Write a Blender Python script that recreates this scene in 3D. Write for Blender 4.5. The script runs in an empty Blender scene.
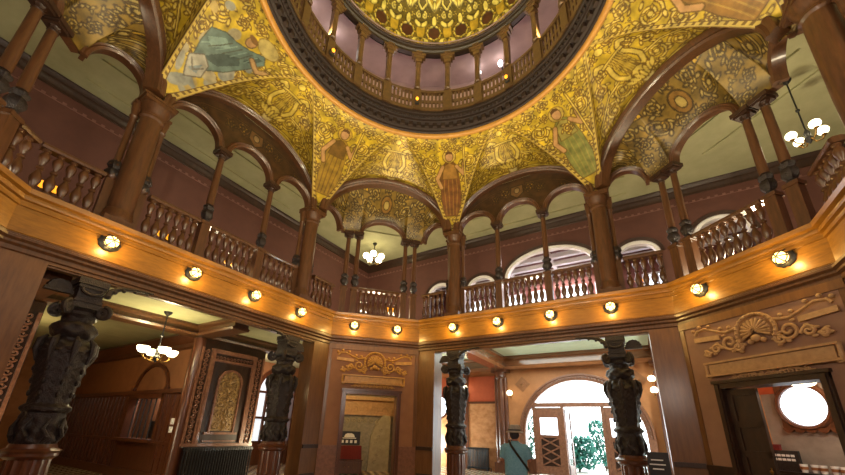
import bpy, math, random
import numpy as np
from mathutils import Vector, Matrix
random.seed(7); rng=np.random.default_rng(7)
PI=math.pi; S2=2**-.5
scn=bpy.context.scene; COL=scn.collection

# ------------------------------------------------------------------ materials
def lin(c):
    return tuple(((x/255)/12.92 if x/255<=.04045 else (((x/255)+.055)/1.055)**2.4) for x in c)
def newmat(name):
    m=bpy.data.materials.new(name); m.use_nodes=True
    nt=m.node_tree; b=nt.nodes['Principled BSDF']; return m,nt,b
def N(nt,t,**k):
    n=nt.nodes.new(t)
    for a,v in k.items():
        if a in n.inputs: n.inputs[a].default_value=v
        else: setattr(n,a,v)
    return n
def ramp(nt,fac,stops):
    r=nt.nodes.new('ShaderNodeValToRGB'); e=r.color_ramp.elements
    while len(e)<len(stops): e.new(.5)
    for q,(p,c) in zip(e,stops): q.position=p; q.color=(*lin(c),1)
    nt.links.new(fac,r.inputs[0]); return r
def noisy(name,c1,c2,scale=6,stretch=(1,1,1),rough=.4,bump=0,metal=0,detail=4,coat=0,bscale=None):
    m,nt,b=newmat(name); L=nt.links
    tc=N(nt,'ShaderNodeTexCoord'); mp=N(nt,'ShaderNodeMapping'); mp.inputs['Scale'].default_value=stretch
    L.new(tc.outputs['Object'],mp.inputs['Vector'])
    no=N(nt,'ShaderNodeTexNoise',Scale=scale,Detail=detail,Roughness=.6); L.new(mp.outputs[0],no.inputs['Vector'])
    r=ramp(nt,no.outputs['Fac'],[(.3,c1),(.7,c2)]); L.new(r.outputs[0],b.inputs['Base Color'])
    b.inputs['Roughness'].default_value=rough; b.inputs['Metallic'].default_value=metal
    if coat: b.inputs['Coat Weight'].default_value=coat; b.inputs['Coat Roughness'].default_value=.15
    if bump:
        n2=no
        if bscale: n2=N(nt,'ShaderNodeTexNoise',Scale=bscale,Detail=3); L.new(tc.outputs['Object'],n2.inputs['Vector'])
        bp=N(nt,'ShaderNodeBump',Strength=bump,Distance=.03); L.new(n2.outputs['Fac'],bp.inputs['Height']); L.new(bp.outputs[0],b.inputs['Normal'])
    return m
def emis(name,c,s):
    m,nt,b=newmat(name); b.inputs['Base Color'].default_value=(*lin(c),1)
    b.inputs['Emission Color'].default_value=(*lin(c),1); b.inputs['Emission Strength'].default_value=s; return m
def painted(name,rough=.35,metal=0.,bump=.25):
    m,nt,b=newmat(name); L=nt.links
    a=N(nt,'ShaderNodeVertexColor',layer_name='paint')
    tc=N(nt,'ShaderNodeTexCoord'); no=N(nt,'ShaderNodeTexNoise',Scale=5,Detail=5); L.new(tc.outputs['Object'],no.inputs['Vector'])
    r=ramp(nt,no.outputs['Fac'],[(.25,(170,170,170)),(.7,(255,255,255))])
    mx=N(nt,'ShaderNodeMix',data_type='RGBA',blend_type='MULTIPLY'); mx.inputs[0].default_value=1
    L.new(a.outputs['Color'],mx.inputs[6]); L.new(r.outputs[0],mx.inputs[7]); L.new(mx.outputs[2],b.inputs['Base Color'])
    bp=N(nt,'ShaderNodeBump',Strength=bump,Distance=.02); L.new(a.outputs['Color'],bp.inputs['Height']); L.new(bp.outputs[0],b.inputs['Normal'])
    b.inputs['Roughness'].default_value=rough; b.inputs['Metallic'].default_value=metal; return m
V=(1,1,.12)
M=dict(
 oak=noisy('golden_oak',(126,86,28),(158,110,38),5,(1,1,5),.33,.06,coat=.2),
 wood=noisy('brown_oak',(72,46,28),(98,63,38),6,(3,3,.5),.36,.06,coat=.2),
 pier=noisy('pier_oak',(98,64,34),(124,84,45),5,(3,3,.4),.35,.05,coat=.2),
 varnish=noisy('varnished_oak',(112,68,40),(138,88,54),6,(.4,3,3),.16,.03,coat=.6),
 dwood=noisy('dark_oak',(44,27,19),(62,39,26),7,(2,2,.6),.42,.08),
 beamwood=noisy('beam_dark_oak',(26,15,10),(40,24,15),9,(1,1,1),.5,.08),
 ringwood=noisy('ring_dark_oak',(26,13,8),(42,22,13),9,(1,1,1),.65,.08),
 mwood=noisy('mahogany',(74,40,24),(100,57,34),6,(3,3,.4),.32,.05,coat=.2),
 carved=noisy('carved_dark_oak',(15,12,14),(48,36,35),26,(1,1,1),.46,.55,bscale=55),
 drum=noisy('drum_oak',(70,50,30),(98,70,40),8,(1,1,1),.4,.08),
 maroon=noisy('maroon_wall',(86,52,44),(96,58,48),3,(1,1,1),.7),
 stencil=noisy('faded_stencil',(118,82,74),(132,94,84),4,(1,1,1),.7),
 tan=noisy('tan_wall',(132,86,50),(150,98,58),3,(1,1,1),.6),
 terra=noisy('terracotta_wall',(146,100,66),(160,112,76),3,(1,1,1),.6),
 tanwall=noisy('brown_tan_wall',(142,108,88),(158,122,100),3,(1,1,1),.6),
 ticketwall=noisy('brown_plaster',(128,80,46),(144,92,54),3,(1,1,1),.6),
 orangewall=noisy('orange_plaster',(160,104,60),(180,120,72),3,(1,1,1),.6),
 redpanel=noisy('red_plaster',(166,74,40),(182,84,46),4,(1,1,1),.6),
 olive=noisy('olive_ceiling',(164,162,124),(180,178,138),2,(1,1,1),.8),
 green=noisy('pale_green_ceiling',(196,214,184),(210,224,196),2,(1,1,1),.8),
 cream=noisy('cream_plaster',(220,212,190),(236,228,206),3,(1,1,1),.7),
 white=noisy('white_paint',(225,222,224),(240,238,240),3,(1,1,1),.5),
 pink=noisy('pink_wall',(112,66,60),(128,78,70),3,(1,1,1),.7),
 mauve=noisy('mauve_plaster',(150,126,126),(168,142,140),2,(1,1,1),.8),
 redband=noisy('oxblood_band',(84,30,24),(98,38,28),3,(1,1,1),.7),
 marble=noisy('mottled_marble',(160,106,66),(206,150,104),3,(1,1,1.5),.25,detail=9),
 gold=noisy('gilded_relief',(176,126,56),(206,156,78),10,(1,1,1),.4,.1),
 relief=noisy('tan_relief',(172,136,96),(198,160,116),12,(1,1,1),.5,.1),
 goldtrim=noisy('orange_gilt_bead',(168,116,44),(186,134,56),6,(1,1,1),.4),
 iron=noisy('dark_iron',(34,34,36),(54,54,56),15,(1,1,1),.4,metal=.3),
 brass=noisy('aged_brass',(112,84,40),(160,122,58),20,(1,1,1),.35,metal=.8),
 teal=noisy('teal_cotton',(100,152,176),(120,172,194),40,(1,1,1),.85,.15),
 skin=noisy('skin',(150,98,74),(170,114,88),20,(1,1,1),.55),
 felt=noisy('taupe_felt',(140,134,126),(164,158,150),50,(1,1,1),.9),
 trousers=noisy('dark_trousers',(42,40,44),(56,54,58),50,(1,1,1),.85),
 black=noisy('black_plastic',(18,18,20),(28,28,30),20,(1,1,1),.4),
 paper=noisy('white_paper',(222,224,226),(240,242,244),20,(1,1,1),.6),
 redcloth=noisy('dark_red_cloth',(96,26,26),(120,36,34),30,(1,1,1),.85),
 mould=noisy('reddish_oak_moulding',(112,74,56),(146,100,76),12,(1,1,1),.35,.2,coat=.2),
 bronze=noisy('bronzed_carving',(92,66,36),(186,150,92),14,(1,1,1),.4,.4),
 stone=noisy('pale_stone',(150,140,112),(178,166,136),6,(1,1,1),.8,.2,detail=8),
 greydecor=noisy('grey_frieze',(128,122,108),(160,152,134),9,(1,1,1),.7,.2),
 grey=noisy('grey_wall',(128,118,112),(148,138,130),4,(1,1,1),.7),
 leaf=noisy('teal_leaf',(34,110,104),(84,164,146),8,(1,1,1),.6),
 bark=noisy('bark',(80,66,54),(104,88,72),12,(1,1,1),.9),
 paving=noisy('pale_paving',(214,212,204),(232,230,224),4,(1,1,1),.8),
 globe=emis('lit_amber_glass',(255,208,124),6.), bulb=emis('lit_white_glass',(255,238,190),8.),
 amber=emis('amber_glass',(240,160,40),1.6), bright=emis('bright_bulb',(255,250,240),16.),
 day=emis('daylit_glass',(232,242,255),3.2), day2=emis('dim_daylit_glass',(226,236,246),.9), screen=emis('computer_screen',(200,218,240),2.4),
 paint=painted('painted_gold',.36,.15,.3), paintw=painted('painted_wood',.4,0,.2), dome=painted('gilded_dome',.36,.1,.35),
)
def floor_mat():
    m,nt,b=newmat('mosaic_floor'); L=nt.links; tc=N(nt,'ShaderNodeTexCoord')
    c=N(nt,'ShaderNodeTexChecker',Scale=5.); c.inputs[1].default_value=(*lin((196,176,150)),1); c.inputs[2].default_value=(*lin((120,92,72)),1)
    L.new(tc.outputs['Object'],c.inputs[0])
    v=N(nt,'ShaderNodeTexVoronoi',Scale=40.); L.new(tc.outputs['Object'],v.inputs['Vector'])
    mx=N(nt,'ShaderNodeMix',data_type='RGBA',blend_type='MULTIPLY'); mx.inputs[0].default_value=.4
    L.new(c.outputs[0],mx.inputs[6]); L.new(v.outputs['Color'],mx.inputs[7]); L.new(mx.outputs[2],b.inputs['Base Color'])
    b.inputs['Roughness'].default_value=.25; return m
M['floor']=floor_mat()
def glass_mat():
    m=bpy.data.materials.new('clear_pane'); m.use_nodes=True; nt=m.node_tree; nt.nodes.clear()
    o=N(nt,'ShaderNodeOutputMaterial'); t=N(nt,'ShaderNodeBsdfTransparent'); g=N(nt,'ShaderNodeBsdfGlossy'); g.inputs['Roughness'].default_value=.05
    x=N(nt,'ShaderNodeMixShader'); x.inputs[0].default_value=.08
    nt.links.new(t.outputs[0],x.inputs[1]); nt.links.new(g.outputs[0],x.inputs[2]); nt.links.new(x.outputs[0],o.inputs[0]); return m
M['pane']=glass_mat()

# ------------------------------------------------------------------ mesh builder
class MB:
    def __init__(s): s.v=[]; s.f=[]
    def add(s,v,f,mat=None):
        o=len(s.v); s.v+= [tuple(mat@Vector(p)) if mat else tuple(p) for p in v]; s.f+=[tuple(i+o for i in q) for q in f]; return s
    def box(s,c,d,rz=0,mat=None,taper=1.):
        x,y,z=[q/2 for q in d]; m=Matrix.Translation(c)@Matrix.Rotation(rz,4,'Z')
        if mat: m=mat@m
        t=taper
        v=[(-x,-y,-z),(x,-y,-z),(x,y,-z),(-x,y,-z),(-x*t,-y*t,z),(x*t,-y*t,z),(x*t,y*t,z),(-x*t,y*t,z)]
        return s.add(v,[(3,2,1,0),(4,5,6,7),(0,1,5,4),(1,2,6,5),(2,3,7,6),(3,0,4,7)],m)
    def span(s,x0,x1,y0,y1,z0,z1): return s.box(((x0+x1)/2,(y0+y1)/2,(z0+z1)/2),(abs(x1-x0),abs(y1-y0),abs(z1-z0)))
    def lathe(s,prof,c=(0,0,0),n=24,mod=None,a0=0,a1=2*PI,mat=None,caps=True):
        full=abs(a1-a0-2*PI)<1e-6; k=n if full else n+1; v=[]
        for r,z in prof:
            for i in range(k):
                a=a0+(a1-a0)*i/n; rr=r*(mod(a,z) if mod else 1); v.append((c[0]+rr*math.cos(a),c[1]+rr*math.sin(a),c[2]+z))
        f=[]
        for j in range(len(prof)-1):
            for i in range(n):
                b=(i+1)%k; f.append((j*k+i,j*k+b,(j+1)*k+b,(j+1)*k+i))
        if full and caps:
            if prof[0][0]>1e-4: f.append(tuple(range(k-1,-1,-1)))
            if prof[-1][0]>1e-4: f.append(tuple((len(prof)-1)*k+i for i in range(k)))
        return s.add(v,f,mat)
    def tube(s,pts,r,n=8,closed=False,flat=1.,mat=None):
        pts=[Vector(p) for p in pts]; m=len(pts); rs=r if isinstance(r,(list,tuple)) else [r]*m
        v=[]; f=[]; ref=None
        for i,p in enumerate(pts):
            a=pts[(i-1)%m] if (closed or i>0) else p; b=pts[(i+1)%m] if (closed or i<m-1) else p
            t=(b-a).normalized()
            if ref is None: ref=t.orthogonal().normalized()
            ref=(ref-t*ref.dot(t)); ref=ref.normalized() if ref.length>1e-6 else t.orthogonal().normalized()
            w=t.cross(ref)
            for k in range(n):
                an=2*PI*k/n; v.append(p+ref*(rs[i]*math.cos(an))+w*(rs[i]*flat*math.sin(an)))
        for i in range(m if closed else m-1):
            j=(i+1)%m
            for k in range(n): f.append((i*n+k,i*n+(k+1)%n,j*n+(k+1)%n,j*n+k))
        if not closed: f+= [tuple(range(n-1,-1,-1)),tuple((m-1)*n+k for k in range(n))]
        return s.add(v,f,mat)
    def prism(s,poly,h0,h1,axis='y',mat=None):
        n=len(poly)
        if axis=='y': v=[(x,h0,z) for x,z in poly]+[(x,h1,z) for x,z in poly]
        elif axis=='x': v=[(h0,x,z) for x,z in poly]+[(h1,x,z) for x,z in poly]
        else: v=[(x,y,h0) for x,y in poly]+[(x,y,h1) for x,y in poly]
        f=[tuple(range(n)),tuple(range(2*n-1,n-1,-1))]+[(i,n+i,n+(i+1)%n,(i+1)%n) for i in range(n)]
        return s.add(v,f,mat)
    def sweep(s,path,prof,closed=False,pclosed=False):
        """path: list of (origin, outvec, upvec); prof: list of (a,b)"""
        n=len(prof); v=[]; f=[]
        for o,a,b in path:
            o,a,b=Vector(o),Vector(a),Vector(b)
            for p,q in prof: v.append(o+a*p+b*q)
        m=len(path)
        for i in range(m if closed else m-1):
            j=(i+1)%m
            for k in range(n if pclosed else n-1):
                k2=(k+1)%n; f.append((i*n+k,j*n+k,j*n+k2,i*n+k2))
        if pclosed and not closed: f+=[tuple(range(n)),tuple((m-1)*n+k for k in range(n-1,-1,-1))]
        return s.add(v,f)
    def ball(s,c,r,n=12,sc=(1,1,1),mat=None):
        prof=[(max(1e-5,math.sin(PI*i/n)),-math.cos(PI*i/n)) for i in range(n+1)]
        m=Matrix.Translation(c)@Matrix.Diagonal((r*sc[0],r*sc[1],r*sc[2],1)); 
        return s.lathe(prof,n=max(8,n+4),mat=(mat@m if mat else m),caps=False)
    def mesh(s,name,mat,smooth=35):
        me=bpy.data.meshes.new(name); me.from_pydata([tuple(p) for p in s.v],[],s.f); me.validate(); 
        import bmesh
        b=bmesh.new(); b.from_mesh(me); bmesh.ops.recalc_face_normals(b,faces=b.faces); b.to_mesh(me); b.free()
        me.shade_smooth(); me.set_sharp_from_angle(angle=math.radians(smooth)); me.materials.append(M[mat] if isinstance(mat,str) else mat); return me
def link(name,me,parent=None,rot=0,loc=None):
    o=bpy.data.objects.new(name,me); COL.objects.link(o)
    if parent: o.parent=parent
    if rot: o.rotation_euler.z=math.radians(rot)
    if loc is not None: o.location=loc
    return o
def part(name,mb,mat,parent,rot=0,loc=None,label=None,smooth=35):
    o=link(name,mb.mesh(name,mat,smooth),parent,rot,loc)
    if label: o['label']=label
    return o
def struct(name,mb,mat,parent=None,rot=0,smooth=35):
    o=link(name,mb.mesh(name,mat,smooth),parent,rot)
    if parent is None: o['kind']='structure'
    return o
def thing(name,label,cat,loc=(0,0,0),rot=0,group=None):
    o=bpy.data.objects.new(name,None); COL.objects.link(o); o.location=loc; o.rotation_euler.z=math.radians(rot); o.empty_display_size=.2
    o['label']=label; o['category']=cat; o['kind']='thing'
    if group: o['group']=group
    return o
def tag(o,label,cat,group=None):
    o['label']=label; o['category']=cat; o['kind']='thing'
    if group: o['group']=group
    return o
def copy_tree(o,parent=None):
    c=o.copy(); COL.objects.link(c)
    if parent: c.parent=parent
    for ch in list(o.children): copy_tree(ch,c)
    return c
def R2(p,rot):
    a=math.radians(rot); c,s=math.cos(a),math.sin(a); return Vector((p[0]*c-p[1]*s,p[0]*s+p[1]*c,p[2] if len(p)>2 else 0))

# ------------------------------------------------------------------ dimensions
W=5.7; A=3.624; K=(W+A)*S2; HC=(W-A)*S2          # long sides at W, chamfers at K with half length HC
PO=.155; WR=W+PO; AR=A+PO*math.tan(PI/8); KR=K+PO; HR=(WR-AR)*S2
PX,PY=2.34,5.84                                   # pillars
ZF,ZB,ZH=5.2,4.42,4.08                            # fascia top / bottom, lintel bottom
ZR=6.22; ZC=8.45; ZTOP=10.1
SIDES={'north':0,'northwest':45,'west':90,'southwest':135,'south':180,'southeast':225,'east':270,'northeast':315}
LONG=('north','west','south','east'); CHAM=('northwest','southwest','southeast','northeast')

# ------------------------------------------------------------------ painter (raster sampled onto vertex colours)
class Ras:
    def __init__(s,x0,x1,y0,y1,res=90,bg=(202,172,44)):
        s.x0,s.y0,s.res=x0,y0,res; s.w=int((x1-x0)*res)+2; s.h=int((y1-y0)*res)+2
        s.X,s.Y=np.meshgrid(x0+np.arange(s.w)/res,y0+np.arange(s.h)/res)
        s.c=np.ones((s.h,s.w,3))*np.array(bg,float)
    def mask(s,m,col): s.c=s.c*(1-m[...,None])+np.array(col,float)*m[...,None]
    def dist(s,pts,pad):
        D=np.full((s.h,s.w),9.); r=s.res
        for (ax,ay),(bx,by) in zip(pts[:-1],pts[1:]):
            i0=max(0,int((min(ax,bx)-pad-s.x0)*r)); i1=min(s.w,int((max(ax,bx)+pad-s.x0)*r)+2)
            j0=max(0,int((min(ay,by)-pad-s.y0)*r)); j1=min(s.h,int((max(ay,by)+pad-s.y0)*r)+2)
            if i1<=i0 or j1<=j0: continue
            x=s.X[j0:j1,i0:i1]; y=s.Y[j0:j1,i0:i1]; dx,dy=bx-ax,by-ay; L=dx*dx+dy*dy+1e-9
            t=np.clip(((x-ax)*dx+(y-ay)*dy)/L,0,1); d=np.hypot(x-ax-t*dx,y-ay-t*dy)
            D[j0:j1,i0:i1]=np.minimum(D[j0:j1,i0:i1],d)
        return D
    def stroke(s,pts,w,col,edge=None,ew=.022):
        D=s.dist(pts,w+ew+.03); a=1.2/s.res
        if edge is not None: s.mask(np.clip((w+ew-D)/a+.5,0,1),edge)
        s.mask(np.clip((w-D)/a+.5,0,1),col)
    def poly(s,pts,col,edge=None,ew=.022):
        inside=np.zeros((s.h,s.w),bool); n=len(pts)
        for i in range(n):
            (ax,ay),(bx,by)=pts[i],pts[(i+1)%n]
            cr=((ay>s.Y)!=(by>s.Y))&(s.X<(bx-ax)*(s.Y-ay)/((by-ay) if abs(by-ay)>1e-9 else 1e-9)+ax); inside^=cr
        s.mask(inside.astype(float),col)
        if edge is not None: s.stroke(list(pts)+[pts[0]],ew/2,edge)
    def ell(s,cx,cy,rx,ry,col,edge=None,ew=.02,rot=0):
        c,q=math.cos(rot),math.sin(rot); x=(s.X-cx)*c+(s.Y-cy)*q; y=-(s.X-cx)*q+(s.Y-cy)*c; d=np.hypot(x/rx,y/ry); m=min(rx,ry)
        if edge is not None: s.mask(np.clip((1+ew/m-d)*m*s.res+.5,0,1),edge)
        s.mask(np.clip((1-d)*m*s.res+.5,0,1),col)
    def sample(s,x,y):
        i=np.clip(np.rint((x-s.x0)*s.res).astype(int),0,s.w-1); j=np.clip(np.rint((y-s.y0)*s.res).astype(int),0,s.h-1); return s.c[j,i]
    def mottle(s,amt=.18,k=14):
        g=rng.random((k,k*2)); yi=np.linspace(0,k-1.01,s.h); xi=np.linspace(0,2*k-1.01,s.w); y0=yi.astype(int); x0=xi.astype(int)
        fy=(yi-y0)[:,None]; fx=(xi-x0)[None]; q=(g[y0][:,x0]*(1-fy)*(1-fx)+g[y0+1][:,x0]*fy*(1-fx)+g[y0][:,x0+1]*(1-fy)*fx+g[y0+1][:,x0+1]*fy*fx)
        s.c*= (1-amt+2*amt*q)[...,None]
GD=(112,82,18); GL=(224,198,90); GM=(196,160,46); GP=(220,202,136)
def spiral(cx,cy,R,turns,a0,d=1,n=36,end=.12):
    return [(cx+R*(1-(1-end)*t)*math.cos(a0+d*turns*2*PI*t),cy+R*(1-(1-end)*t)*math.sin(a0+d*turns*2*PI*t)) for t in [i/n for i in range(n+1)]]
def scroll(r,cx,cy,R,a0,d,dark=GD,light=GL,w=.02,leafs=True):
    p=spiral(cx,cy,R,1.6,a0,d); r.stroke(p,w,light,dark,.024)
    r.ell(cx,cy,R*.2,R*.2,light,dark)
    if leafs:
        for k in range(5):
            a=a0+d*2*PI*k/5; x,y=cx+R*1.12*math.cos(a),cy+R*1.12*math.sin(a)
            r.ell(x,y,R*.26,R*.12,light,dark,.02,a+d*.9)
        for k in range(4):
            a=a0+.4+d*2*PI*k/4; r.ell(cx+R*.55*math.cos(a),cy+R*.55*math.sin(a),R*.14,R*.07,GM,dark,.014,a)
def lyre(r,cx,cy,h,light=GL,dark=GD):
    for sg in (-1,1):
        p=[(cx+sg*h*q[0],cy+h*q[1]) for q in [(.06,0),(.26,.06),(.36,.28),(.32,.5),(.24,.68),(.27,.86),(.38,.95),(.46,.9)]]
        r.stroke(p,h*.05,light,dark,.03)
    r.stroke([(cx-.3*h,cy+.78*h),(cx+.3*h,cy+.78*h)],h*.03,light,dark)
    for k in range(-3,4): r.stroke([(cx+k*.055*h,cy+.1*h),(cx+k*.06*h,cy+.76*h)],.008,light,dark,.014)
    r.ell(cx,cy,h*.16,h*.1,light,dark,.03)
def stars(r,pts,s=.05,col=(88,62,16)):
    for x,y in pts:
        r.stroke([(x-s,y),(x+s,y)],s*.35,col); r.stroke([(x,y-s),(x,y+s)],s*.35,col)
def fill(r,inside,n=1500,rmax=.17,rmin=.045,dark=None,light=None):
    dark=dark or GD; light=light or GL
    base=r.c.copy(); ref=np.median(base.reshape(-1,3),0); occ=(np.abs(base-ref).max(-1)>42)
    cs=np.pad(np.cumsum(np.cumsum(occ,0),1),((1,0),(1,0)))
    def cnt(x,y,R):
        i0=max(0,int((x-R-r.x0)*r.res)); i1=min(r.w,int((x+R-r.x0)*r.res)+1); j0=max(0,int((y-R-r.y0)*r.res)); j1=min(r.h,int((y+R-r.y0)*r.res)+1)
        return (cs[j1,i1]-cs[j0,i1]-cs[j1,i0]+cs[j0,i0])/max(1,(i1-i0)*(j1-j0)) if i1>i0 and j1>j0 else 1
    put=[]
    for k in range(n):
        R=rmax+(rmin-rmax)*k/n; x=r.x0+random.random()*r.w/r.res; y=r.y0+random.random()*r.h/r.res
        if not inside(x,y) or cnt(x,y,R)>.05 or any((x-a)**2+(y-b)**2<(R*1.15+q)**2 for a,b,q in put): continue
        put.append((x,y,R)); a=random.random()*6.28
        if R>.09: scroll(r,x,y,R*.85,a,random.choice((-1,1)),dark,light,.012)
        else:
            for q in range(3): r.ell(x+R*.5*math.cos(a+2.1*q),y+R*.5*math.sin(a+2.1*q),R*.5,R*.22,light,dark,.012,a+2.1*q)
def lunette_ras():
    r=Ras(-2.45,2.45,-.05,2.1); r.mottle(.15)
    for sg in (-1,1):
        for cx,cy,R,a,d in [(.52,.5,.23,PI,1),(.98,.36,.21,PI*.9,-1),(1.42,.3,.18,PI,1),(1.8,.2,.12,PI,-1),(.72,.95,.17,-.5,1),(1.15,.75,.14,PI,-1),(.45,1.25,.13,-.6,-1),(.24,.22,.12,PI,1)]:
            scroll(r,sg*cx,cy,R,a if sg>0 else PI-a,d*sg)
        r.stroke([(sg*.2,.1),(sg*.7,.16),(sg*1.2,.1),(sg*1.9,.07)],.018,GL,GD)
        r.stroke([(sg*.36,.7),(sg*.8,.68),(sg*1.25,.5),(sg*1.65,.4)],.015,GL,GD)
    lyre(r,0,.5,.95); r.ell(0,.2,.13,.18,GP,GD)
    for k in range(-3,4): r.ell(.1*k,.34+.02*abs(k),.04,.12,GL,GD,.015,-k*.25)
    r.ell(0,1.62,.09,.09,GL,GD)
    fill(r,lambda x,y:abs(x)<2.15*(1-y/2.02)-.06 and y>.1)
    return r
def pend_ras(robe,robe2,halo,big=False):
    r=Ras(-1.6,1.6,-.05,3.15,80); r.mottle(.2)
    for sg in (-1,1):
        for cx,cy,R,a,d in [(.62,2.0,.24,PI,1),(1.05,2.52,.22,PI,-1),(.5,1.45,.17,PI,-1),(.62,2.62,.17,0,1),(.34,1.0,.11,PI,1),(.98,2.0,.14,0,1)]:
            scroll(r,sg*cx,cy,R,a if sg>0 else PI-a,d*sg)
    stars(r,[(x,2.86+.06*((i)%2)) for i,x in enumerate(np.arange(-1.35,1.36,.17))],.04)
    if big:
        T2=tuple(int(q*.72) for q in robe); T3=tuple(min(255,int(q*1.3)) for q in robe); ed=(82,86,70)
        for q in range(26):
            yy=random.uniform(.35,2.3); xx=random.uniform(-.4,.4)*yy; r.ell(xx,yy,random.uniform(.08,.2),random.uniform(.05,.12),random.choice([(176,164,128),(160,158,142),(186,160,92),(148,150,140)]),None,.02,random.random()*3)
        F=lambda L: [(.12+(x-.05)*.8,1.55+(y-1.45)*.8) for x,y in L]
        r.poly(F([(-.5,1.15),(-.3,.75),(.05,.8),(.35,1.15),(.62,1.7),(.78,2.2),(.6,2.4),(.3,2.15),(-.05,1.95),(-.35,1.85),(-.62,1.55)]),robe,ed,.02)
        r.poly(F([(-.2,1.0),(.15,1.1),(.45,1.6),(.3,1.75),(0,1.45)]),T2); r.poly(F([(-.5,1.35),(-.25,1.3),(.0,1.7),(-.25,1.75)]),T3); r.poly(F([(.4,1.75),(.6,1.95),(.66,2.25),(.5,2.2)]),T2)
        for q in range(7): r.stroke(F([(-.45+.15*q,1.15+.1*q),(-.3+.13*q,1.45+.09*q),(-.2+.12*q,1.75+.07*q)]),.01,ed if q%2 else T3)
        r.poly(F([(-.4,.75),(-.12,.35),(.12,.62),(.05,.95),(-.2,1.05)]),(168,164,148),(100,92,78),.02); r.poly(F([(-.2,.55),(.0,.6),(-.05,.85)]),(128,140,142)); r.stroke(F([(-.3,.75),(-.1,.6),(.02,.8)]),.014,(110,104,92))
        r.ell(.46,2.5,.26,.2,(188,168,100),(140,116,50)); r.ell(.18,2.24,.1,.13,(182,140,92),(110,80,46)); r.ell(.16,2.33,.12,.07,(120,86,40)); r.stroke(F([(.5,2.0),(.8,1.85),(1.0,2.05)]),.045,(182,146,96),(110,80,46))
    else:
        r.poly([(-.16,.45),(.16,.45),(.3,.9),(.3,1.4),(.24,1.9),(.1,2.06),(-.1,2.06),(-.24,1.9),(-.32,1.4),(-.28,.9)],robe,GD,.016)
        for q in (-.16,-.05,.06,.17): r.stroke([(q*.7,.5),(q*1.2,1.2),(q,1.75)],.012,robe2)
        r.poly([(-.24,1.5),(.24,1.5),(.2,1.9),(0,2.02),(-.2,1.9)],robe2,GD,.025)
        r.stroke([(-.22,1.88),(-.4,1.5),(-.28,1.25)],.05,(196,150,96),GD); r.stroke([(.22,1.88),(.42,1.62),(.46,1.95)],.05,(196,150,96),GD)
        r.stroke([(.47,.9),(.47,2.5)],.016,GL,GD); r.ell(0,2.22,.2,.2,halo,GD); r.ell(0,2.2,.11,.14,(198,152,104),GD)
        r.poly([(-.13,2.26),(-.1,2.38),(0,2.42),(.1,2.38),(.13,2.26),(0,2.32)],(92,62,24))
    fill(r,lambda x,y:abs(x)<.46*y-.12 and y<2.78)
    return r
def grid_mesh(name,P,C,mat):
    """P: (n,m,3) points; C: (n,m,3) sRGB 0-255 colours"""
    n,m,_=P.shape; idx=np.arange(n*m).reshape(n,m)
    f=np.stack([idx[:-1,:-1],idx[1:,:-1],idx[1:,1:],idx[:-1,1:]],-1).reshape(-1,4)
    me=bpy.data.meshes.new(name); me.vertices.add(n*m); me.vertices.foreach_set('co',P.reshape(-1).astype(np.float32))
    me.loops.add(f.size); me.loops.foreach_set('vertex_index',f.reshape(-1).astype(np.int32))
    me.polygons.add(len(f)); me.polygons.foreach_set('loop_start',(np.arange(len(f))*4).astype(np.int32)); me.polygons.foreach_set('loop_total',np.full(len(f),4,np.int32))
    me.update(); me.validate()
    c=np.clip(C.reshape(-1,3)/255,0,1); c=np.where(c<=.04045,c/12.92,((c+.055)/1.055)**2.4)
    a=me.color_attributes.new('paint','FLOAT_COLOR','POINT'); a.data.foreach_set('color',np.concatenate([c,np.ones((len(c),1))],1).reshape(-1).astype(np.float32))
    me.shade_smooth(); me.materials.append(M[mat]); return me

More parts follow.
